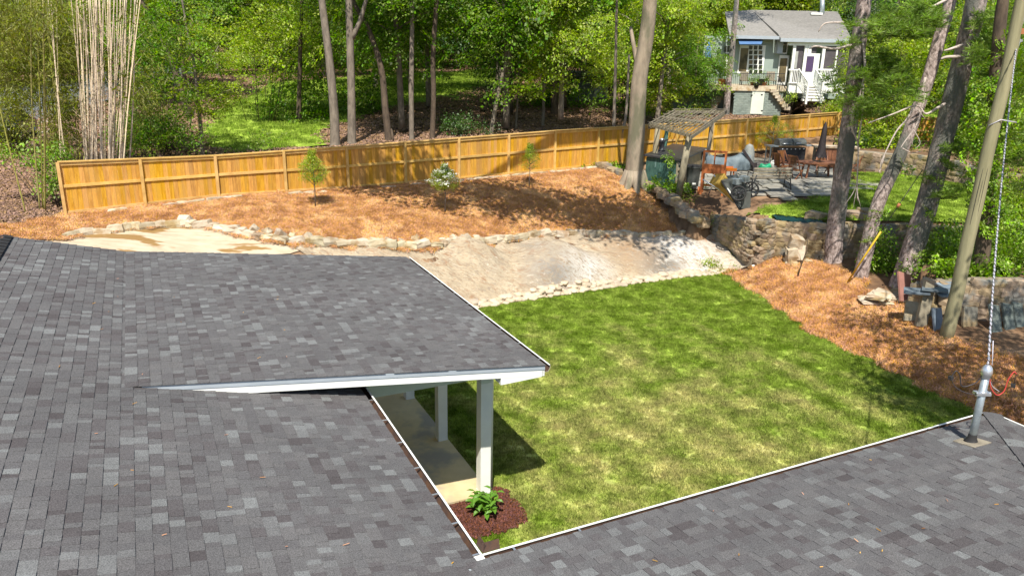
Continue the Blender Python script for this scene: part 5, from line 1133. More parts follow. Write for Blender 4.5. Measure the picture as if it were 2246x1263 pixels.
shrub('overhanging foliage in the far right corner', [(2220, 260, 70, 120, 40), (2240, 420, 40, 60, 20), (2190, 450, 60, 30, 14)], 31, 'leaf_yellow', 'fine', dy=1.5, smin=.8, smax=1.3)
shrub('dark shrub behind the middle of the fence between the trunks', [(1030, 280, 60, 20, 26), (1000, 268, 40, 16, 10)], 46, 'leaf_dark', 'fine', dy=1.)
shrub('low green undergrowth behind the left maple trunk', [(380, 290, 100, 24, 40), (330, 270, 80, 40, 36), (560, 300, 60, 8, 6)], 38, 'leaf', 'fine', dy=3.)
shrub('bright leafy brush between the pale bamboo and the left maple', [(330, 160, 90, 110, 60), (350, 60, 110, 80, 60), (300, 300, 60, 50, 30)], 37, 'leaf', 'maple', dy=3., smin=.6, smax=1.)
shrub('bright sunlit foliage hanging above the left clearing', [(560, 110, 130, 70, 60), (620, 40, 120, 60, 40)], 50, 'leaf_yellow', 'maple', dy=4., smin=.8, smax=1.2)
shrub('green undergrowth filling the shade left of the first tall trunk', [(655, 215, 80, 50, 46), (690, 260, 40, 20, 10)], 52, 'leaf', 'maple', dy=3.)
shrub('lone green bush between the second and third trunks', [(810, 210, 60, 40, 26)], 54, 'leaf', 'maple', dy=2.)
shrub('green bushes beside the grey garden shed', [(1180, 230, 60, 20, 20), (1240, 215, 60, 24, 22), (1400, 240, 50, 30, 26)], 58, 'leaf', 'maple', dy=2.)
shrub('leafy bush at the right of the screened porch', [(1850, 230, 40, 30, 30), (1865, 150, 30, 80, 40), (1840, 270, 50, 12, 12)], 54, 'leaf_yellow', 'fine', dy=1., smin=1., smax=1.6)
shrub('terrace side bush hanging over the neighbour wall', [(1530, 215, 40, 16, 16)], 56, 'leaf_dark', 'fine', dy=.6)
shrub('low plants growing below the neighbour steps', [(1735, 213, 14, 6, 8)], 57.2, 'leaf_yellow', 'shrub', dy=.4)

# ---- young trees in the straw bed
def young(label, base, zb, top, R, n, kind, lm, trunk_r=.025, lowz=.55, extra=None):
    b = P(base[0], base[1], zb); b.z = float(HL_(np.array([b.x]), np.array([b.y]))[0]); hgt = (Y(base[0], top, b.y)-b).z; t = thing('young_tree', label, 'tree', b)
    m = MB().use('grey_bark'); m.tube([(0, 0, -.1), (.02, 0, hgt*.4), (-.01, 0, hgt*.95)], [trunk_r, trunk_r*.7, .006], 7); c = []
    for k in range(n):
        z = random.uniform(lowz, hgt*.97); f = (z-lowz)/(hgt-lowz); rr = R*(math.sin(min(f*1.15+.12, 1)*math.pi)**.6)*random.random()**.5; a = random.random()*6.28; q = (math.cos(a)*rr, math.sin(a)*rr, z); c.append(q)
        if k % 3 == 0: m.tube([(0, 0, z-rr*.5-.05), q], [.009, .004], 4)
    m.build('trunk', t); cloud('crown', c, kind, lm, t, .28, .5, .4)
    if extra: cloud('blossom', [(q[0]*1.08, q[1]*1.08, q[2]+.05) for q in c if random.random() < (.62 if q[2] > hgt*.6 else .3)], 'flower', 'blossom', t, .5, .85, .3)
    return t
young('young upright tree with small bright leaves, leftmost in the straw bed', (692, 458), 2.5, 330, .50, 130, 'shrub', 'leaf_yellow', lowz=.95)
young('small round dogwood covered in white blossom in the straw bed', (976, 470), 2.1, 362, .62, 150, 'shrub', 'leaf_yellow', .03, 1.0, extra=True)
young('thin sparse young tree, rightmost in the straw bed', (1160, 418), 2.45, 312, .40, 60, 'shrub', 'leaf_yellow', .018, .9)
young('loose wide shrub with arching yellow green twigs in front of the fence by the patio', (1690, 345), 2.8, 252, 1.4, 150, 'shrub', 'leaf_yellow', .03, .6)

# ---- bamboo
def bamboo(label, bases, tops, m, n, y, leafspots, r=.024, name='bamboo_clump', lm='leaf_bamboo', jit=1.):
    b = Y(bases[0][0], bases[0][1], y); b.z = h1(b.x, b.y); t = thing(name, label, 'bamboo', b)
    for k in range(n):
        f = (k+.5)/n; u0 = bases[0][0]+(bases[1][0]-bases[0][0])*f+random.uniform(-8, 8)*jit; u1 = tops[0][0]+(tops[1][0]-tops[0][0])*f+random.uniform(-22, 22)*jit; yy = y+random.uniform(-1.2, 1.2)*jit
        a = Y(u0, bases[0][1], yy); a.z = h1(a.x, a.y)-.1; e = Y(u1, tops[0][1]-random.uniform(0, 60), yy+random.uniform(-.6, .6)); rr = r*random.uniform(.8, 1.3); mid = a.lerp(e, .5)+Vector((random.uniform(-.12, .12), 0, 0))
        c = MB().use(m); pts = bez([a, mid, e], 7); rad = []
        P_ = []; 
        for j, q in enumerate(pts): P_.append(q-b); rad.append(rr*(1-.45*j/len(pts)))
        c.tube(P_, rad, 6)
        for j in range(2, len(P_)-1): c.tube([P_[j]-Z*.012, P_[j]+Z*.012], rad[j]*1.25, 6)
        for j in range(3): q = P_[random.randrange(4, len(P_))]; aa = random.random()*6.28; c.tube([q, q+Vector((math.cos(aa)*.35, math.sin(aa)*.35, random.uniform(.1, .5)))], [.007, .003], 4)
        c.build('culm', t)
    c = []
    for u, v, su, sv, nn in leafspots:
        for _ in range(nn): q = Y(u+random.gauss(0, su*.5), v+random.gauss(0, sv*.5), y+random.uniform(-1.5, 1.8)); q.z = max(q.z, h1(q.x, q.y)+.1); c.append(tuple(q-b))
    if c: cloud('foliage', c, 'bamboo', lm, t, .8, 1.5, .5)
    return t
bamboo('dense sheaf of pale dead bamboo canes rising behind the left end of the fence', [(178, 345), (262, 345)], [(160, 0), (300, 0)], 'bamboo_dead', 44, 28.0, [(200, 30, 140, 60, 14), (295, 150, 40, 100, 14), (240, 120, 120, 120, 12)], .025, jit=1.35)
bamboo('thin leafy bamboo canes filling the space left of the pale dead sheaf', [(100, 345), (170, 345)], [(40, 0), (160, 0)], 'bamboo_green', 14, 31, [(130, 120, 90, 140, 130), (140, 260, 40, 90, 50), (60, 70, 90, 80, 100), (310, 240, 50, 80, 40), (60, 190, 90, 60, 60), (20, 130, 60, 80, 50)], .018)
bamboo('pair of tall green bamboo canes left of the fence end', [(86, 462), (98, 462)], [(66, 0), (96, 0)], 'bamboo_green', 3, 24.6, [(70, 40, 60, 60, 16)], .034, jit=.2)
bamboo('single yellow bamboo cane leaning at the far left edge', [(56, 470), (60, 470)], [(-50, 0), (-48, 0)], 'bamboo_green', 1, 24.2, [(10, 30, 60, 60, 20), (20, 60, 50, 60, 20)], .028, jit=.1)
bamboo('short leaning dry bamboo canes just behind the fence end', [(118, 350), (140, 350)], [(105, 0), (135, 20)], 'bamboo_dead', 4, 29.6, [(120, 300, 30, 30, 6)], .016)
shrub('broad leaved green seedlings at the left end of the fence', [(130, 335, 20, 18, 8), (112, 395, 26, 22, 14), (60, 345, 60, 20, 14)], 25.6, 'leaf_ivy', 'shrub', dy=.4)
shrub('brush filling the far left edge above the gravel drive', [(30, 90, 80, 60, 60), (20, 250, 60, 60, 40), (30, 330, 60, 20, 20)], 36, 'leaf_bamboo', 'fine', dy=1.5)
# trees out of the frame on the right, whose shade falls on the lawn edge and verge
for x, y, z, R, lab in ((9.9, 10.2, 9.2, 1.5, 'tall tree standing right of the right wing'), (12.8, 13.2, 9.4, 2.0, 'tall tree at the near end of the verge'), (17.5, 15.5, 10.5, 2.6, 'tall tree beyond the right end of the verge')):
    t = thing('pine_tree', lab+' outside the view', 'tree', (x+4.2, y, .2)); trunk_mb([(0, 0, 0), (0, 0, 6), (-2.5, 0, z+.5)], [.3, .25, .12], 'pine_bark').build('trunk', t); cloud('crown', ell(80, (R*1.25, R*1.1, 1.3), 0)+np.array([-4.2, 0, z-.2]), 'fine', 'leaf', t, 1., 1.6)

# ================================================================== THE NEIGHBOUR'S PATIO
def part(t, name, m, fn, kind=None):
    b = MB().use(m); fn(b); return b.build(name, t, kind=kind)
PZ = 2.68
def PT_(u, v, z=PZ): return P(u, v, z)
# paving stones
pav = thing('paving', 'irregular grey flagstone paving of the neighbouring patio', 'paving', (10, 34, 2.6)); pav['kind'] = 'structure'
del pav['category']; del pav['label']
pk = 0; pp = [(q.x, q.y) for q in PATIO]; yy = 28.
while yy < 42:
    xx = 4.+random.uniform(0, .5); rowh = random.uniform(.5, .8)
    while xx < 22:
        w_ = random.uniform(.5, 1.1)
        if pip(np.array([xx+w_/2]), np.array([yy+rowh/2]), pp)[0] and pk < 290 and h1(xx+w_/2, yy+rowh/2) > 2.38:
            g = h1(xx+w_/2, yy+rowh/2); j = lambda: random.uniform(-.03, .03)
            MBq = MB().use('patio_stone').prism([(-w_/2+.01+j()*.4, -rowh/2+.01), (w_/2-.01, -rowh/2+.01+j()*.4), (w_/2-.01+j()*.4, rowh/2-.01), (-w_/2+.01, rowh/2-.01+j()*.4)], -.03, .035); MBq.build('flagstone', pav, loc=Vector((xx+w_/2, yy+rowh/2, g+.01))-pav.location); pk += 1
        xx += w_
    yy += rowh
# pergola
pg = thing('pergola', 'weathered timber pergola with a thin slatted roof over the bar counter', 'pergola', (8, 34, PZ)); g0 = pg.location
A_, B_, C_, D_ = Y(1424, 271, 33.2), Y(1514, 294, 30.9), Y(1588, 243, 35.6), Y(1480, 242, 38)
def post(u0, v0, u1, v1, y, r, m='grey_wood', zb=None):
    a = P(u0, v0, zb or PZ-.15); b = Y(u1, v1, a.y+y); q = MB().use(m).tube([a-Z*.2-g0, a.lerp(b, .5)-g0, b-g0], [r, r*.95, r*.9], 10, rough=.06); q.build('post', pg)
post(1430, 396, 1443, 280, 0, .13); post(1489, 418, 1513, 296, 0, .15)
for u, v, y in ((1463, 284, 36.5), (1563, 262, 35.4)):
    b = Y(u, v, y); a = Vector((b.x-.1, b.y, PZ-.1)); MB().use('teal_panel' if u < 1500 else 'grey_wood').bar(a-g0, b-g0, .16, .16).build('post', pg)
for a, b in ((A_, B_), (D_, C_), (A_.lerp(D_, .5), B_.lerp(C_, .5))): MB().use('grey_wood').bar(a-Z*.06-g0, b-Z*.06-g0, .07, .13).build('beam', pg)
for a, b in ((B_, C_), (A_, D_)): MB().use('grey_wood').bar(a-Z*.16-g0, b-Z*.16-g0, .08, .14).build('beam', pg)
for k in range(13):
    t = k/12; a = A_.lerp(B_, t); b = D_.lerp(C_, t); dd = (b-a)*.03; MB().use('grey_wood').bar(a-dd-g0, b+dd+Z*random.uniform(-.06, .05)-g0, .028, .04).build('slat', pg)
for k in range(6):
    t = k/5; a = A_.lerp(D_, t); b = B_.lerp(C_, t); dd = (b-a)*.05; MB().use('grey_wood').bar(a-dd+Z*.06-g0, b+dd+Z*.06-g0, .025, .03).build('slat', pg)
# bar counter
ct = thing('bar_counter', 'bar counter with a rough teal front and black stone top under the pergola', 'counter', Y(1450, 410, 32.6)); ct.location.z = PZ-.15; c0_ = ct.location
k1, k2, k3 = Y(1414, 398, 33.2), Y(1486, 410, 31.9), Y(1540, 400, 36)
for q in (k1, k2, k3): q.z = PZ-.15
k4 = k1+(k3-k2)
ct_h = 1.12
def wallbox(t, name, m, a, b, h, th, z0=0., kind=None):
    d = (b-a).normalized(); n = Vector((-d.y, d.x, 0))*th; o = t.location; q = MB().use(m); q.box8([a-o+Z*z0, b-o+Z*z0, b+n-o+Z*z0, a+n-o+Z*z0, a-o+Z*h, b-o+Z*h, b+n-o+Z*h, a+n-o+Z*h]); return q.build(name, t, kind=kind)
wallbox(ct, 'front_panel', 'teal_panel', k1, k2, ct_h, .1)
side = wallbox(ct, 'side_panel', 'wall_stone', k2, k3, ct_h-.02, .12)
tq = MB().use('counter_top'); up = Z*(ct_h+.03); e1 = (k2-k1).normalized()*.12; e2 = (k3-k2).normalized()*.1
tq.box8([k1-e1-e2+up-c0_, k2+e1-e2+up-c0_, k3+e1+e2+up-c0_, k4-e1+e2+up-c0_]+[q+Z*.07 for q in (k1-e1-e2+up-c0_, k2+e1-e2+up-c0_, k3+e1+e2+up-c0_, k4-e1+e2+up-c0_)]); tq.build('top', ct)
bk = 0
for r_ in range(9):
    for c_ in range(5):
        a = k2+(k3-k2).normalized()*(.08+c_*.26+(.13 if r_ % 2 else 0))-c0_; MB().use('wall_stone').box(a+Z*(.08+r_*.12)-Vector((.0, .03, 0)), (.24, .05, .1), math.atan2((k3-k2).y, (k3-k2).x)).build('brick', side)
ivy_on(ct, [(1472, 345, 14, 12, 5), (1472, 375, 8, 50, 7)], 32.0, name='creeper', dy=.1, smin=.4, smax=.7)
cm = thing('coffee_urn', 'small black appliance standing on the bar counter', 'appliance', Y(1450, 336, 34.5)); cm.location.z = PZ-.15+ct_h+.10
part(cm, 'body', 'dark_metal', lambda b: (b.lathe((0, 0, 0), [(.16, 0), (.17, .03), (.13, .06), (.13, .38), (.16, .42), (.12, .5)]), b.bar((.1, 0, .42), (.26, 0, .52), .06, .05)))
part(cm, 'lid', 'bright_metal', lambda b: b.lathe((0, 0, .5), [(.12, 0), (.1, .04), (.02, .07)]))
part(cm, 'spout', 'galvanised', lambda b: b.bar((0, -.12, .12), (0, -.22, .08), .04, .04))
# dark bin
bn = thing('rubbish_bin', 'black round bin standing under the edge of the pergola', 'bin', P(1518, 408, PZ-.05))
part(bn, 'body', 'tub_grey', lambda b: b.lathe((0, 0, 0), [(.24, 0), (.25, .05), (.27, .35), (.30, .78), (.32, .8), (.32, .84)], 20)); part(bn, 'lid', 'rubber', lambda b: b.lathe((0, 0, .84), [(.325, 0), (.32, .03), (.2, .06), (.02, .07)], 20))
part(bn, 'rim_label', 'white_paint', lambda b: b.bar((-.06, -.262, .14), (.08, -.262, .14), .01, .07))
# orange wooden trolley
tl = thing('potting_bench', 'orange stained wooden potting bench on small wheels', 'potting bench', P(1560, 428, PZ-.1)); RT = Matrix.Rotation(-.35, 3, 'Z'); tl.rotation_euler = (0, 0, -.35)
for x, y in ((-.42, 0), (.42, 0)): part(tl, 'post', 'orange_wood', lambda b: b.bar((x, y, .0), (x, y, 1.75), .08, .08))
for x, y in ((-.42, .5), (.42, .5)): part(tl, 'leg', 'orange_wood', lambda b: b.bar((x, y, .0), (x, y, .95), .08, .08))
for z in (1.72, 1.18): part(tl, 'rail', 'orange_wood', lambda b: b.bar((-.42, -.01, z), (.42, -.01, z), .05, .09))
part(tl, 'back_panel', 'orange_wood', lambda b: b.bar((-.4, -.01, 1.0), (.4, -.01, 1.0), .03, .30)); part(tl, 'upright', 'orange_wood', lambda b: b.bar((0, -.01, .82), (0, -.01, 1.75), .06, .05))
for k in range(4): part(tl, 'shelf_board', 'orange_wood', lambda b: b.bar((-.44, .08+k*.14, .93), (.44, .08+k*.14, .93), .12, .03))
part(tl, 'lower_rail', 'orange_wood', lambda b: (b.bar((-.42, 0, .3), (-.42, .5, .3), .05, .07), b.bar((.42, 0, .3), (.42, .5, .3), .05, .07), b.bar((-.42, .5, .3), (.42, .5, .3), .05, .07)))
wh_ = part(tl, 'wheel', 'orange_wood', lambda b: b.tube([(-.54, 0, .15), (-.48, 0, .15)], .16, 18)); link_mesh('wheel', wh_.data, tl, (1.02, 0, 0))
tt = thing('side_table', 'small orange wooden table with a tray behind the potting bench', 'table', P(1588, 404, PZ))
for x, y in ((-.3, -.2), (.3, -.2), (.3, .2), (-.3, .2)): part(tt, 'leg', 'orange_wood', lambda b: b.bar((x, y, 0), (x, y, .6), .05, .05))
part(tt, 'top', 'orange_wood', lambda b: b.box((0, 0, .62), (.8, .6, .05))); tag(part(tt, 'tray_edge', 'orange_wood', lambda b: (b.box((0, .28, .68), (.8, .04, .08)), b.box((0, -.28, .68), (.8, .04, .08)))))
# covered swing seat: a grey cover slung between two humps
cv = thing('covered_swing_seat', 'long garden seat under a sagging blue grey cover with a pale hump at each end', 'covered seat', P(1600, 382, PZ)); cv.location.z = PZ; v0 = cv.location
L0, L1 = Y(1548, 330, v0.y+.3)-v0, Y(1646, 322, v0.y+.9)-v0; NX, NZ = 26, 9; vs = []; fs = []
for i in range(NX+1):
    t = i/NX; top = L0.lerp(L1, t); sag = .42*(1-(2*t-1)**2)**.8; top.z = top.z-sag
    for j in range(NZ+1):
        s = j/NZ; z = top.z*(1-s)+.12*s; bul = .10*math.sin(s*3.1)+.045*math.sin(t*26+s*3)*s+.03*math.sin(t*11-s*5); vs.append((top.x, top.y-.06-bul-.25*s, z))
for i in range(NX):
    for j in range(NZ): a = i*(NZ+1)+j; fs.append((a, a+NZ+1, a+NZ+2, a+1))
nf = len(vs)
for i in range(NX+1): # back side
    x, y, z = vs[i*(NZ+1)]; vs += [(x, y+.35, z-.02), (x, y+.6, .15)]
for i in range(NX): a = nf+2*i; fs += [(i*(NZ+1), a, a+2, (i+1)*(NZ+1)), (a, a+1, a+3, a+2)]
link_mesh('cover', np_mesh('cover', vs, fs, 'cover', True), cv)
def hump(p, w_, h, m, lean=0.):
    b = MB().use(m); b.tube([(p.x, p.y, .15), (p.x+lean*.3, p.y, h*.4), (p.x+lean*.7, p.y, h*.8), (p.x+lean, p.y-.02, h*.96), (p.x+lean, p.y, h)], [w_*1.25, w_*1.1, w_*.9, w_*.6, w_*.15], 14, rough=.16); return b.build('end_cover', cv)
hump(L0, .15, L0.z+.05, 'end_cover'); hump(L1, .25, L1.z+.12, 'end_cover', -.05)
part(cv, 'strap', 'umbrella_cloth', lambda b: b.bar(L1+Vector((-.42, -.28, -.12)), (L1.x+.12, L1.y-.42, .35), .06, .12)); part(cv, 'hem', 'umbrella_cloth', lambda b: b.bar((L1.x+.16, L1.y-.34, .45), (L1.x+.2, L1.y-.36, .08), .22, .22))
# hand carts
ht = thing('wheelbarrow', 'yellow plastic wheelbarrow tipped on its nose at the patio edge', 'wheelbarrow', P(1590, 452, 2.5)); h0 = ht.location
def tubq(o, a, b, w0, w1, dpt, nrm_, m, name, th=.03):  # open tub between a (mouth rim) and b (floor)
    d = (b-a).normalized(); s = d.cross(nrm_).normalized(); q = MB().use(m)
    A = [a+s*w0, a-s*w0, a-s*w0+nrm_*dpt, a+s*w0+nrm_*dpt]; B = [b+s*w1, b-s*w1, b-s*w1+nrm_*dpt*.45, b+s*w1+nrm_*dpt*.45]
    q.box8(A+B); q.bar(A[0], A[1], .05, .05); q.bar(A[1], A[2], .05, .05); q.bar(A[2], A[3], .05, .05); q.bar(A[3], A[0], .05, .05); return q.build(name, o)
yb, ya = Y(1622, 448, h0.y)-h0, Y(1566, 404, h0.y-.1)-h0
tubq(ht, ya, yb, .36, .25, .42, Vector((.45, .25, .75)).normalized(), 'tub_yellow', 'tub')
for s in (-.25, .25): part(ht, 'handle', 'bright_metal', lambda b: b.tube([Y(1541+(70 if s > 0 else 0)*.35, 389-s*18, h0.y+s)-h0, Y(1575+(s > 0)*20, 412-s*10, h0.y+s)-h0, yb+Vector((-.3, s, .1))], .022, 8))
part(ht, 'wheel', 'rubber', lambda b: b.tube([yb+Vector((.06, -.05, .12)), yb+Vector((.1, .05, .12))], .17, 16))
part(ht, 'leg', 'dark_metal', lambda b: b.tube([Y(1560, 412, h0.y)-h0, Y(1553, 430, h0.y)-h0, Y(1560, 436, h0.y)-h0], .016, 6))
gc = thing('garden_cart', 'big grey tub garden cart standing on end with its two spoked wheels in the air', 'garden cart', P(1625, 460, 2.45)); q0 = gc.location; yc = q0.y-.25
ga, gb = Y(1597, 402, yc)-q0, Y(1640, 446, yc)-q0
gq = MB().use('tub_grey'); R1 = [Y(1583, 398, yc)-q0, Y(1622, 460, yc-.1)-q0, Y(1646, 452, yc+.1)-q0, Y(1648, 420, yc+.2)-q0, Y(1620, 392, yc+.1)-q0]
gq.extrude(R1, Vector((.12, .72, .05))); gq.build('tub', gc)
part(gc, 'rim', 'dark_metal', lambda b: (b.bar(R1[0], R1[1], .05, .05), b.bar(R1[1], R1[2], .04, .04), b.bar(R1[0]+Vector((.12, .72, .05)), R1[1]+Vector((.12, .72, .05)), .05, .05)))
part(gc, 'label_plate', 'white_paint', lambda b: b.bar(Y(1594, 414, yc-.03)-q0, Y(1602, 424, yc-.03)-q0, .02, .09))
part(gc, 'end_box', 'tub_grey', lambda b: b.extrude([Y(1630, 424, yc-.15)-q0, Y(1647, 422, yc-.15)-q0, Y(1645, 456, yc-.15)-q0, Y(1626, 458, yc-.15)-q0], (0, .3, 0)))
def spoked(c, r, ax, t, name='wheel'):
    ax = ax.normalized(); x = ax.cross(Z).normalized(); y = ax.cross(x); w_ = MB().use('rubber'); N_ = 24
    w_.tube([c+x*r*math.cos(a*2*math.pi/N_)+y*r*math.sin(a*2*math.pi/N_) for a in range(N_+1)], r*.13, 8); w_.use('dark_metal')
    for k in range(10): a = k*2*math.pi/10; w_.bar(c, c+x*r*.92*math.cos(a)+y*r*.92*math.sin(a), .022, .03)
    w_.tube([c-ax*.05, c+ax*.05], .05, 10); return w_.build(name, t)
spoked(Y(1620, 424, yc-.3)-q0, .25, Vector((-.25, -1, .25)), gc); spoked(Y(1646, 416, yc+.35)-q0, .28, Vector((-.25, -1, .25)), gc)
part(gc, 'axle', 'dark_metal', lambda b: b.tube([Y(1620, 424, yc-.3)-q0, Y(1646, 416, yc+.35)-q0], .02, 8)); part(gc, 'pull_handle', 'dark_metal', lambda b: b.tube([Y(1640, 412, yc)-q0, Y(1655, 398, yc)-q0, Y(1660, 384, yc)-q0], .025, 8))
part(gc, 'tool_box', 'galvanised', lambda b: (b.box(Y(1615, 398, yc+.1)-q0, (.3, .3, .2), .4), b.box(Y(1632, 392, yc+.1)-q0, (.26, .3, .2), .4)))
# slatted park bench
be_ = thing('park_bench', 'slatted bench with black cast iron ends on the patio, seen from behind', 'bench', P(1690, 416, PZ)); be_.rotation_euler = (0, 0, .12)
for x in (-.82, .82):
    en = part(be_, 'leg', 'dark_metal', lambda b: (b.tube([(x, -.02, .9), (x, .04, .45), (x, -.12, 0)], .025, 6), b.tube([(x, .04, .42), (x, .5, .42), (x, .55, 0)], .025, 6), b.tube([(x, .05, .66), (x, .5, .66), (x, .5, .42)], .02, 6), b.tube([(x, -.1, .1), (x, .15, .28), (x, .5, .1)], .015, 6)))
for k in range(4): part(be_, 'back_slat', 'grey_wood', lambda b: b.bar((-.84, .02-.012*k, .5+k*.12), (.84, .02-.012*k, .5+k*.12), .03, .075))
for k in range(4): part(be_, 'seat_slat', 'grey_wood', lambda b: b.bar((-.84, .12+k*.11, .44), (.84, .12+k*.11, .44), .08, .03))
# dining table, chairs
tb = thing('dining_table', 'oval slatted teak table with a folded umbrella through its middle', 'table', P(1792, 392, PZ))
for k in range(11):
    x = -.5+k*.1; l = 1.0*math.sqrt(max(0, 1-(x/.6)**2)); part(tb, 'table_slat', 'teak', lambda b: b.bar((-l, x, .74), (l, x, .74), .09, .03))
part(tb, 'apron', 'teak', lambda b: b.tube([(.97*math.cos(a*.3142), .52*math.sin(a*.3142), .70) for a in range(21)], .035, 5))
for x, y in ((-.55, -.3), (.55, -.3), (.55, .3), (-.55, .3)): part(tb, 'leg', 'teak', lambda b: b.bar((x, y, .7), (x*1.15, y*1.1, 0), .07, .07))
um = thing('parasol', 'closed dark parasol standing in the middle of the teak table', 'parasol', (tb.location.x, tb.location.y+.02, PZ))
part(um, 'pole', 'grey_wood', lambda b: b.tube([(0, 0, .05), (.05, 0, 2.45)], .022, 8)); part(um, 'base', 'dark_metal', lambda b: b.lathe((0, 0, 0), [(.22, 0), (.2, .06), (.05, .1)]))
cn = []; 
uc = MB().use('umbrella_cloth'); seg = 20
prof = [(.02, 2.5), (.07, 2.35), (.10, 2.1), (.13, 1.6), (.14, 1.3), (.22, 1.05), (.25, .98)]
vsu = []
for r_, z in prof:
    for k in range(seg): a = k*2*math.pi/seg; rr = r_*(1+(.22 if k % 2 else -.18)*(1 if z < 1.5 else .5)); vsu.append((.02*z+rr*math.cos(a), rr*math.sin(a), z-(.05 if k % 2 and z < 1.1 else 0)))
uc.add(vsu, [(i*seg+k, i*seg+(k+1) % seg, (i+1)*seg+(k+1) % seg, (i+1)*seg+k) for i in range(len(prof)-1) for k in range(seg)], True); uc.build('canopy', um)
def chair(label, loc, rz):
    t = thing('folding_chair', label, 'chair', loc, rz, 'teak chairs round the table')
    part(t, 'seat', 'teak', lambda b: [b.bar((-.22, -.2+k*.08, .44), (.22, -.2+k*.08, .44), .065, .02) for k in range(6)])
    part(t, 'backrest', 'teak', lambda b: [b.bar((-.18+k*.06, .235, .52), (-.18+k*.06, .33, 1.05), .035, .018) for k in range(7)]+[b.bar((-.23, .335, 1.07), (.23, .335, 1.07), .03, .07), b.bar((-.23, .23, .52), (.23, .23, .52), .03, .05)])
    for s in (-.24, .24): part(t, 'leg', 'teak', lambda b: b.bar((s, .36, 1.1), (s, -.25, 0), .04, .035)); part(t, 'leg', 'teak', lambda b: b.bar((s*.9, -.2, .45), (s*.9, .32, 0), .04, .035))
    for s in (-.27, .27): part(t, 'armrest', 'teak', lambda b: b.bar((s, -.2, .66), (s, .3, .68), .05, .025))
    return t
tl_ = tb.location
ch = chair('folding teak chair at the near left corner of the oval table', P(1742, 395, PZ), 2.2)
def cp(label, dx, dy, rz): return copy_tree(ch, tl_+Vector((dx, dy, 0)), rz, label=label)
copy_tree(ch, P(1711, 389, PZ), math.pi/2+.35, label='folding teak chair left of the oval table, closest to the bench')
cp('folding teak chair at the right end of the oval table, partly behind the pine trunk', 1.35, -.35, -math.pi/2-.5)
cp('folding teak chair on the far side of the oval table', .55, 1.0, -.1); cp('folding teak chair standing behind the left end of the oval table', -1.2, .75, .6)
# gas grill
gr = thing('gas_grill', 'long stainless gas grill with a grey hood in front of the fence', 'grill', P(1728, 357, 2.75)); gr.rotation_euler = (0, 0, .25)
part(gr, 'cabinet', 'dark_metal', lambda b: (b.box((0, 0, .4), (1.5, .55, .75)), b.box((0, -.28, .72), (1.45, .03, .12))))
part(gr, 'side_shelf', 'galvanised', lambda b: (b.box((-1.05, 0, .86), (.5, .5, .05)), b.box((1.05, 0, .86), (.5, .5, .05))))
for x in (-.4, .38):
    hd = MB().use('car_paint' if False else 'tub_grey'); w_ = .74; ring = [(-.28, .88), (-.27, 1.04), (-.16, 1.17), (.02, 1.22), (.2, 1.16), (.28, 1.0), (.28, .88)]
    hd.extrude([(x-w_/2, y, z) for y, z in ring], (w_, 0, 0)); o = hd.build('hood', gr); MB().use('bright_metal').tube([(x-.25, -.33, 1.0), (x+.25, -.33, 1.0)], .018, 8).build('handle', o)
for k in range(6): part(gr, 'knob', 'bright_metal', lambda b: b.tube([(-.6+k*.24, -.31, .72), (-.6+k*.24, -.34, .72)], .03, 10))
for x, y in ((-1.2, -.2), (-1.2, .2)): part(gr, 'leg', 'galvanised', lambda b: b.bar((x, y, 0), (x, y, .84), .04, .04))
bg_ = thing('bag', 'bright green plastic bag lying on the ground beside the covered seat', 'bag', P(1676, 373, 2.7)); b_ = MB().use('green_bag'); b_.tube([(-.3, 0, .06), (-.15, 0, .16), (.05, .02, .13), (.2, 0, .18), (.34, 0, .05)], [.05, .16, .13, .17, .05], 10, rough=.3); b_.build('sack', bg_)
gt = thing('gas_tank', 'round white gas tank beside the grill', 'gas tank', P(1697, 371, 2.7)); part(gt, 'tank', 'white_paint', lambda b: b.lathe((0, 0, .02), [(.1, 0), (.17, .06), (.2, .16), (.2, .26), (.16, .36), (.06, .41)], 18)); part(gt, 'valve', 'dark_metal', lambda b: b.lathe((0, 0, .42), [(.04, 0), (.04, .05), (.08, .06), (.08, .1)], 10))
sb = thing('sideboard', 'stone topped outdoor sideboard with brown wooden doors at the right of the patio', 'sideboard', P(1826, 366, 2.72)); sb.rotation_euler = (0, 0, -.12)
part(sb, 'top', 'edging_stone', lambda b: b.box((0, 0, .98), (2.1, .7, .08))); part(sb, 'base', 'wall_stone', lambda b: b.box((.55, .02, .47), (.9, .55, .94)))
for x in (-.75, -.38, -.02): part(sb, 'door', 'teak', lambda b: b.box((x, -.25, .47), (.34, .05, .9)))
part(sb, 'carcass', 'grey_wood', lambda b: b.box((-.4, .05, .47), (1.1, .5, .92)))
# ================================================================== THE NEIGHBOUR'S HOUSE
NH = thing('neighbouring_house', 'pale green grey cottage with screened white porch and brick terrace among the trees', 'house', (20, 60, 4)); n0 = NH.location
def N_(u, v, y): return Y(u, v, y)-n0
def nbox(m, u0, v0, u1, v1, y, dpt, name, parent=NH, bev=None):
    a, b, c, d = N_(u0, v1, y), N_(u1, v1, y), N_(u1, v0, y), N_(u0, v0, y); b_ = Vector((b.x, a.y, a.z)); c_ = Vector((b.x, a.y, c.z)); d_ = Vector((a.x, a.y, c.z))
    q = MB().use(m).extrude([a, b_, c_, d_], (0, dpt, 0)); return q.build(name, NH if parent is NH else parent)
W_Y = 60.
nbox('neighbour_wall', 1535, 82, 1712, 206, W_Y, 6, 'wall')
nbox('neighbour_wall', 1712, 84, 1858, 215, W_Y+2.4, 4, 'wall')
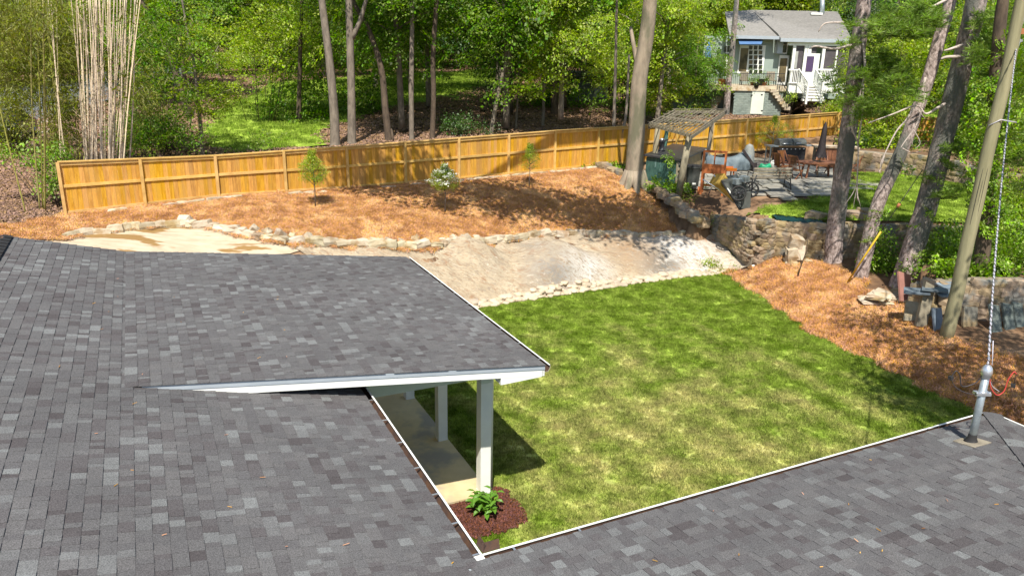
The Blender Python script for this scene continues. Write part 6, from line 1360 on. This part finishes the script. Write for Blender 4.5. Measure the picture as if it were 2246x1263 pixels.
# roofs
rfm = MB().use('neighbour_roof')
e0, e1_, r1_, r0_ = N_(1712, 88, W_Y-1.2), N_(1868, 90, W_Y-1.2), N_(1836, 38, W_Y+5), N_(1648, 26, W_Y+5)
e1_.z = e0.z; r1_.z = r0_.z; vl = N_(1706, 78, W_Y-.6)
rfm.extrude([vl, e0, e1_, r1_, r0_], (0, 0, .12)); nroof = rfm.build('roof', NH)
f1 = MB().use('neighbour_roof'); a_ = N_(1600, 82, W_Y-.8); c_ = N_(1706, 82, W_Y-.8); c_.z = a_.z; f1.extrude([a_, c_, r0_+Vector((0, 0, 0)), N_(1590, 30, W_Y+5)], (0, 0, .12)); f1.build('roof', NH)
f2 = MB().use('neighbour_roof'); f2.extrude([r0_, r1_, r1_+Vector((0, 8, -2.4)), r0_+Vector((0, 8, -2.4))], (0, 0, .12)); f2.build('roof', NH)
# shingle courses of the far roof as raised strips
cs = MB().use('neighbour_roof')
for k in range(1, 22):
    t = k/22; a = e0.lerp(r0_, t); b = e1_.lerp(r1_, t)
    if t < .28: a = Vector((a.x+.0, a.y, a.z))
    cs.bar(a+Z*.13, b+Z*.13, .06, .03)
cs.build('roof_courses', nroof, kind='stuff')
nbox('trim_and_shade_grey', 1704, 80, 1716, 118, W_Y-.5, .4, 'gable_return'); nbox('trim_and_shade_grey', 1600, 80, 1712, 85, W_Y-.95, .15, 'fascia'); nbox('trim_and_shade_grey', 1712, 87, 1866, 92, W_Y-1.3, .15, 'fascia')
sk = MB().use('white_paint'); q = e1_.lerp(r1_, .8); q = N_(1788, 34, W_Y+4.2); sk.box(q+Z*.1, (.9, .7, .16)); sk.build('skylight', NH)
MB().use('galvanised').tube([N_(1803, 44, W_Y+4.5), N_(1804, -6, W_Y+4.5)], .18, 14).build('chimney_flue', NH)
MB().use('rubber').box(N_(1722, 34, W_Y+4.4), (.3, .25, .14)).build('roof_vent', NH)
aw = MB().use('awning_blue').extrude([N_(1618, 84, W_Y-.02), N_(1676, 84, W_Y-.02), N_(1670, 98, W_Y-1.3), N_(1622, 98, W_Y-1.3)], (0, 0, .04)); aw.build('awning', NH)
def window(u0, v0, u1, v1, y, cols, rows, name='window', pm='window_dark'):
    w_ = nbox('white_paint', u0, v0, u1, v1, y-.06, .08, name); pw, phh = (u1-u0)/cols, (v1-v0)/rows
    for i in range(cols):
        for j in range(rows): nbox(pm if not (i+j) % 5 == 3 else 'lit_glass', u0+i*pw+pw*.14, v0+j*phh+phh*.1, u0+(i+1)*pw-pw*.14, v0+(j+1)*phh-phh*.1, y-.085, .02, 'pane', w_)
    return w_
window(1587, 100, 1600, 165, W_Y, 2, 4); dr_ = window(1617, 100, 1640, 163, W_Y, 1, 1, 'french_door', 'lit_glass'); window(1641, 100, 1673, 163, W_Y, 3, 6, 'french_door')
window(1700, 98, 1726, 118, W_Y-.05, 2, 1); window(1703, 122, 1724, 186, W_Y-.05, 1, 1, 'side_door', 'lit_glass')
nbox('neighbour_wall', 1612, 163, 1676, 186, W_Y-.09, .03, 'door_panel')
lm_ = nbox('dark_metal', 1574, 108, 1581, 123, W_Y-.25, .2, 'wall_lantern'); nbox('dark_metal', 1576, 104, 1579, 108, W_Y-.2, .15, 'lantern_top', lm_)
# screened porch
PY = W_Y-1.
for u in (1728, 1753, 1760, 1792, 1822, 1857): nbox('white_paint', u, 93, u+6 if u not in (1822,) else u+3, 205, PY, .18, 'porch_post')
nbox('white_paint', 1728, 92, 1862, 100, PY-.02, .2, 'porch_beam'); nbox('white_paint', 1728, 184, 1862, 204, PY+.02, .3, 'porch_skirt')
nbox('screen', 1735, 100, 1753, 184, PY+.12, .03, 'screen'); nbox('screen', 1798, 100, 1857, 184, PY+.12, .03, 'screen'); nbox('screen', 1766, 100, 1790, 118, PY+.12, .03, 'screen')
nbox('cover_light', 1735, 113, 1747, 150, PY+.09, .02, 'blind'); nbox('white_paint', 1776, 100, 1779, 118, PY+.05, .06, 'mullion')
sd = nbox('white_paint', 1761, 118, 1790, 188, PY-.02, .08, 'screen_door'); nbox('screen_door', 1766, 124, 1782, 158, PY-.04, .03, 'door_glass', sd)
for u0, u1 in ((1730, 1752), (1795, 1836)):
    nbox('white_paint', u0, 152, u1, 155, PY-.1, .06, 'rail'); nbox('white_paint', u0, 181, u1, 183, PY-.1, .06, 'rail')
    k = u0+2
    while k < u1: nbox('white_paint', k, 155, k+1.3, 181, PY-.09, .04, 'baluster'); k += 3.6
k = 1764
while k < 1782: nbox('white_paint', k, 160, k+1.3, 182, PY-.09, .04, 'baluster'); k += 3.6
# white steps with sloped railings
for i in range(6): nbox('white_paint', 1768-1.5*i, 188+6.2*i, 1795+3.0*i, 190.5+6.3*i, PY-.35-.33*i, .36, 'step'); nbox('soil', 1769-1.5*i, 190.5+6.2*i, 1794+3.0*i, 195+6.2*i, PY-.1-.33*i, .1, 'riser')
for (ua, va, ub, vb) in ((1752, 152, 1773, 182), (1789, 152, 1806, 180)):
    a, b = N_(ua, va, PY-.1), N_(ub, vb, PY-2.2); MB().use('white_paint').bar(a, b, .07, .09).build('stair_rail', NH); MB().use('white_paint').bar(a-Z*1.05, b-Z*1.0, .06, .07).build('stair_rail', NH)
    for k in range(8): p = a.lerp(b, (k+.5)/8); MB().use('white_paint').bar(p-Z*1.0, p, .045, .045).build('baluster', NH)
    MB().use('white_paint').bar(b-Z*1.5, b+Z*.08, .14, .14).build('newel_post', NH)
# brick terrace
TY = 57.2
tw_ = nbox('neighbour_brick', 1607, 196, 1712, 252, TY, 3, 'terrace_wall'); nbox('neighbour_brick', 1475, 196, 1607, 240, TY+1.5, 2, 'terrace_wall')
bj = 0
for r_ in range(14):
    u = 1609+(r_ % 2)*4
    while u < 1708 and bj < 230: nbox('neighbour_brick', u, 197+r_*3.9, u+7.2, 200.2+r_*3.9, TY-.02, .05, 'brick', tw_); u += 8; bj += 1
nbox('edging_stone', 1475, 190, 1725, 196.5, TY-.12, 3.2, 'terrace_coping')
hd_ = nbox('porch_paint', 1645, 197, 1672, 250, TY-.07, .05, 'cellar_door'); nbox('dark_metal', 1647, 208, 1651, 210, TY-.1, .03, 'hinge', hd_); nbox('dark_metal', 1669, 207, 1673, 209, TY-.1, .03, 'latch', hd_); nbox('dark_metal', 1669, 242, 1673, 244, TY-.1, .03, 'latch', hd_)
for i in range(6): nbox('edging_stone', 1560-0*i, 212+6*i, 1585-4*i, 219+6*i, TY-.3-.25*i+1.5, .5, 'terrace_step')
for i in range(7): nbox('edging_stone', 1690+5*i, 196+6.5*i, 1703+5*i, 203+6.5*i, TY-.4, .6, 'terrace_step')
# iron railings
def iron(u0, u1, v0, v1, y, n):
    a, b = N_(u0, v0, y), N_(u1, v0, y); c, d = N_(u0, v1, y), N_(u1, v1, y); r_ = MB().use('dark_metal').bar(a, b, .04, .04).build('iron_rail', NH)
    for k in range(n+1): t = k/n; MB().use('dark_metal').bar(a.lerp(b, t), c.lerp(d, t), .028, .028).build('baluster', NH)
iron(1522, 1608, 166, 190, TY+1.4, 18); iron(1608, 1722, 162, 190, TY+.05, 26)
a, b = N_(1706, 168, TY-.2), N_(1735, 212, TY-1.0); MB().use('dark_metal').bar(a, b, .04, .04).build('iron_rail', NH)
for k in range(7): p = a.lerp(b, (k+.5)/7); MB().use('dark_metal').bar(p-Z*.85, p, .028, .028).build('baluster', NH)
def pot(u, v, y, m, s, lab, plant='leaf'):
    q = Y(u, v, y); t = thing('plant_pot', lab, 'plant pot', q); part(t, 'pot', m, lambda b: b.lathe((0, 0, 0), [(s*.28, 0), (s*.38, s*.5), (s*.42, s*.55), (s*.3, s*.55)], 12)); cloud('plant', [(random.gauss(0, s*.3), random.gauss(0, s*.3), s*random.uniform(.7, 1.3)) for _ in range(6)], 'shrub', plant, t, .6, 1., .5, kindtag='stuff')
pot(1584, 189, TY+1.2, 'terracotta', .9, 'terracotta pot with a plant behind the left iron railing'); pot(1650, 189, TY+.4, 'terracotta', .5, 'low terracotta pot by the french doors'); pot(1658, 193, TY-.05, 'dark_metal', .6, 'dark hanging basket on the terrace railing'); pot(1668, 189, TY+.6, 'dark_metal', .9, 'dark pot with a leafy green plant beside the french doors'); pot(1676, 189, TY+.3, 'terracotta', .45, 'small terracotta pot near the right end of the terrace')
cu = thing('parasol', 'closed dark blue parasol on the left part of the neighbouring terrace', 'parasol', Y(1546, 190, TY+2)); part(cu, 'pole', 'dark_metal', lambda b: b.tube([(0, 0, 0), (0, 0, 3.3)], .04, 8)); part(cu, 'canopy', 'awning_blue', lambda b: b.tube([(0, 0, 1.5), (0, 0, 1.7), (0, 0, 2.5), (0, 0, 3.3)], [.28, .26, .2, .03], 12, rough=.3))
for i, (u, lab) in enumerate(((1632, 'metal garden chair on the left of the terrace table'), (1690, 'wicker armchair at the right end of the terrace'))):
    q = Y(u, 190, TY+1); t = thing('terrace_chair', lab, 'chair', q); part(t, 'seat', 'grey_wood', lambda b: b.box((0, 0, .42), (.6, .55, .08))); part(t, 'backrest', 'grey_wood', lambda b: b.box((0, .27, .75), (.6, .06, .6)))
    for x in (-.26, .26):
        for y in (-.22, .22): part(t, 'leg', 'dark_metal', lambda b: b.bar((x, y, 0), (x, y, .42), .04, .04))
# small shed in the shade
sh = thing('garden_shed', 'low grey building with a pale door in deep shade behind the middle trees', 'shed', Y(1270, 222, 62)); s0 = sh.location
def sbox(m, u0, v0, u1, v1, y, dpt, name): a, b, c = Y(u0, v1, y)-s0, Y(u1, v1, y)-s0, Y(u0, v0, y)-s0; return MB().use(m).extrude([a, Vector((b.x, a.y, a.z)), Vector((b.x, a.y, c.z)), Vector((a.x, a.y, c.z))], (0, dpt, 0)).build(name, sh)
sbox('shed_grey', 1190, 165, 1345, 226, 62, 5, 'wall'); sbox('neighbour_roof', 1184, 158, 1351, 166, 61.4, 6.2, 'roof'); sbox('cover_light', 1302, 176, 1321, 216, 61.95, .05, 'door'); sbox('window_dark', 1215, 180, 1240, 200, 61.95, .05, 'window')
# parked dark car by the drive at the far left
cr_ = thing('parked_car', 'dark green car parked on the gravel drive at the far left edge', 'car', Y(22, 300, 40)); cr_.location.z = h1(cr_.location.x, cr_.location.y)+.05; cr_.rotation_euler = (0, 0, 1.9)
side_ = [(-2.1, .35), (-2.15, .75), (-1.95, .88), (-1.2, .95), (-.65, 1.38), (.75, 1.42), (1.45, .98), (2.1, .88), (2.2, .6), (2.15, .3)]
part(cr_, 'body', 'car_paint', lambda b: (b.extrude([(x, -.85, z) for x, z in side_ if z < 1.0], (0, 1.7, 0)), b.box8([(-1.25, -.8, .93), (1.45, -.8, .93), (1.45, .8, .93), (-1.25, .8, .93), (-.62, -.62, 1.42), (.72, -.62, 1.42), (.72, .62, 1.42), (-.62, .62, 1.42)])))
part(cr_, 'windscreen', 'window_dark', lambda b: b.extrude([(-1.22, -.7, .98), (-1.22, .7, .98), (-.68, .56, 1.38), (-.68, -.56, 1.38)], (-.03, 0, .02)))
for s in (-1, 1):
    part(cr_, 'side_window', 'window_dark', lambda b: b.extrude([(-1.0, s*.775, 1.0), (1.2, s*.775, 1.0), (.65, s*.65, 1.36), (-.6, s*.65, 1.36)], (0, s*.02, .01))); part(cr_, 'headlight', 'bright_metal', lambda b: b.box((-2.14, s*.6, .7), (.06, .32, .14)))
    for x in (-1.35, 1.35): w_ = part(cr_, 'wheel', 'rubber', lambda b: b.tube([(x, s*.72, .32), (x, s*.9, .32)], .32, 18)); MB().use('bright_metal').tube([(x, s*.88, .32), (x, s*.915, .32)], .19, 14).build('hubcap', w_)
# yellow guy wire guard and the wire
gy_ = P(1860, 617, .8); gw = thing('guy_wire', 'yellow guard tube on a guy wire between the two left pines', 'guy wire', gy_); e_ = Y(1932, 508, gy_.y-.55)-gy_; part(gw, 'guard', 'yellow_plastic', lambda b: b.tube([(0, 0, 0), e_], .030, 8)); e2_ = Y(2024, 372, gy_.y-.8)-gy_; part(gw, 'wire', 'cable_dark', lambda b: b.tube([e_*.9, e2_], .012, 5))
part(gw, 'insulator', 'terracotta', lambda b: b.tube([e_.lerp(e2_, .4), e_.lerp(e2_, .46)], .05, 8))
st2 = thing('stick', 'dark forked stick standing in the straw by the stone pillar', 'stick', P(1748, 612, .5)); part(st2, 'branch', 'dark_bark', lambda b: (b.tube([(0, 0, 0), (.08, 0, .5), (.2, 0, 1.0), (.18, 0, 1.5)], [.025, .02, .016, .01], 5), b.tube([(.08, 0, .5), (-.02, 0, .9)], [.014, .006], 5)))
